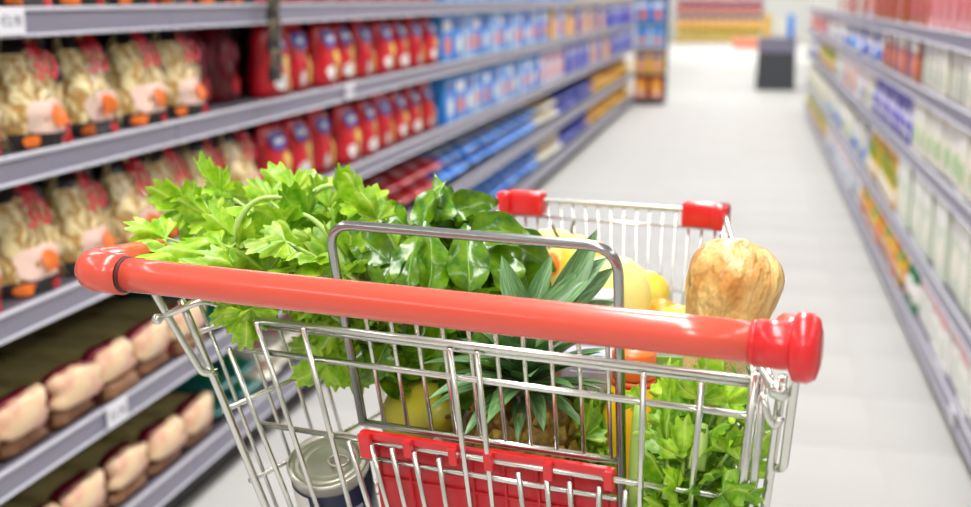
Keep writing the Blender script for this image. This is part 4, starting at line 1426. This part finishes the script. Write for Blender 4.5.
# --- fruit and packets further down and further forward
def fruit(name, pos, size, m, label, cat, squash=(1, 1, 1), stem=True, rot=(0, 0, 0), prof_=None):
    root = tag(empty(name, pos), label, cat)
    root.rotation_euler = rot
    pr = prof_ or [(.0, .12), (.25, .03), (.6, .0), (.9, .25), (1.0, .75), (.98, 1.15), (.8, 1.6), (.5, 1.82), (.22, 1.86), (.06, 1.74), (0, 1.70)]
    me = lathe_mesh('flesh', [(r_ * size * squash[0], z * size * squash[2]) for r_, z in pr], m, 24)
    new_obj('flesh', me, None, root)
    if stem:
        zt = pr[-1][1] * size * squash[2]
        tube('stem', [(0, 0, zt - .004), (.001, .001, zt + .010), (.003, .002, zt + .018)], .0018, mat('fruit_stem', (92, 76, 40), .6), root, 6)
    return root
M_PEAR = mat('pear_skin', (150, 148, 28), .4, rgb2=(186, 172, 48), scale=14)
M_APPLE = mat('apple_skin', (170, 24, 30), .3, rgb2=(196, 60, 40), scale=12)
M_LEMON = mat('lemon_skin', (244, 206, 56), .4, rgb2=(248, 220, 92), scale=30, bump=.15)
M_MANGO = mat('mango_skin', (222, 140, 26), .38, rgb2=(236, 178, 50), scale=10)
M_MELON = mat('melon_skin', (238, 218, 116), .45, rgb2=(244, 230, 150), scale=8)
M_TOM = mat('tangerine_skin', (240, 120, 40), .4, rgb2=(244, 140, 60), scale=40)
pear_prof = [(0, .06), (.3, .0), (.75, .15), (1, .7), (.98, 1.15), (.75, 1.65), (.48, 2.1), (.36, 2.4), (.2, 2.56), (0, 2.55)]
lem_prof = [(0, .0), (.18, .06), (.35, .22), (.8, .55), (1, 1.1), (.95, 1.55), (.6, 2.05), (.3, 2.28), (.2, 2.42), (0, 2.46)]
def drop(px, py, dp, h):
    p = at(px, py, dp)
    return Vector((p.x, p.y, p.z - h))
fruit('green_pear', drop(412, 384, 1.14, .035), .04, M_PEAR, 'olive green pear under the dark leaves', 'pear', rot=(R(70), R(12), R(30)), prof_=pear_prof)
fruit('apple', drop(437, 392, 1.22, .03), .026, M_APPLE, 'dark red apple beside the pineapple, low in the cart', 'apple')
fruit('pale_fruit', drop(610, 305, 1.24, .03), .043, M_MELON, 'large pale yellow fruit right of the wire loop', 'fruit', stem=False)
fruit('yellow_fruit', drop(604, 268, 1.36, .03), .036, M_LEMON, 'bright yellow fruit behind the wire loop', 'fruit', rot=(R(20), R(-35), 0), prof_=lem_prof)
fruit('yellow_fruit', drop(640, 290, 1.31, .02), .026, M_LEMON, 'yellow fruit touching the amber one in the cart', 'fruit', rot=(R(-70), R(30), 0), prof_=lem_prof)
fruit('mango', drop(654, 292, 1.28, .028), .02, M_MANGO, 'small amber fruit in front of the white wires', 'mango', rot=(R(60), R(60), 0), prof_=lem_prof)
fruit('lemon', drop(655, 312, 1.22, .02), .028, M_LEMON, 'lemon beside the bread loaf', 'lemon', rot=(R(80), 0, R(50)), prof_=lem_prof, stem=False)
fruit('pale_fruit', drop(552, 262, 1.36, .03), .036, M_MELON, 'pale yellow fruit left of the pineapple spikes', 'fruit', stem=False)
fruit('tangerine', drop(548, 264, 1.33, .012), .014, M_TOM, 'small orange fruit left of the pineapple spikes', 'tangerine')
fruit('tangerine', drop(571, 244, 1.42, .012), .013, M_TOM, 'small orange fruit above the wire loop', 'tangerine')
fruit('yellow_fruit', drop(575, 285, 1.30, .03), .036, M_MELON, 'pale yellow fruit behind the pineapple spikes', 'fruit', prof_=lem_prof, rot=(R(90), 0, R(30)))
def packet(px, py, dp, w_, h_, d_, main, c1, label, rz):
    root = tag(empty('food_carton', drop(px, py, dp, h_ / 2), R(rz)), label, 'carton')
    new_obj('body', box_mesh('body', (-w_ / 2, w_ / 2, -d_ / 2, d_ / 2, 0, h_), main, bev=.003), None, root)
    new_obj('label_panel', box_mesh('label_panel', (-w_ * .35, w_ * .35, -d_ / 2 - .001, -d_ / 2 + .001, h_ * .3, h_ * .8), c1, bev=.0003), None, root)
packet(594, 386, 1.16, .06, .07, .04, M_LAV, M_LAV, 'lavender carton right of the pineapple', 0)
packet(525, 295, 1.28, .05, .07, .04, M_GREYG, M_WHITE, 'pale mint carton left of the pineapple spikes', 8)
packet(592, 318, 1.2, .05, .06, .04, M_WHITE, M_SKY, 'white carton behind the pineapple spikes', -12)
packet(672, 366, 1.1, .05, .05, .04, M_GREYG, M_LEAFG, 'pale green carton left of the bread', 4)
packet(436, 424, 1.1, .05, .035, .06, M_WHITE, M_PRED, 'white carton with red label low behind the seat board', -20)
M_KRAFT = mat('kraft_card', (186, 150, 104), .7, rgb2=(172, 136, 92), scale=20)
for (x0, x1, y0, y1, zt, lb) in ((-.09, -.006, .462, .55, -.135, 'brown card box under the fruit near the front wires'), (.0, .085, .41, .55, -.172, 'flat brown card box under the yellow fruit'),
                                 (-.092, -.03, .385, .455, -.1375, 'small brown card box under the mint carton'), (.0, .062, .342, .40, -.1355, 'small brown card box under the white carton')):
    zb = -.281 + .02 * (y0 - .125) / .44 + .004
    root = tag(empty('card_box', W((x0 + x1) / 2, (y0 + y1) / 2, zb), CROT), lb, 'box')
    wx, wy = (x1 - x0) / 2, (y1 - y0) / 2
    new_obj('body', box_mesh('body', (-wx, wx, -wy, wy, 0, zt - zb), M_KRAFT, bev=.002), None, root)
    new_obj('tape', box_mesh('tape', (-wx - .0006, wx + .0006, -.012, .012, zt - zb - .02, zt - zb + .0006), M_CREAM), None, root)
# spare masters that no shelf used
for kind, vs in PROTO.items():
    for v in vs:
        if 'label' not in v:
            for ch in list(v.children):
                bpy.data.objects.remove(ch)
            bpy.data.objects.remove(v)
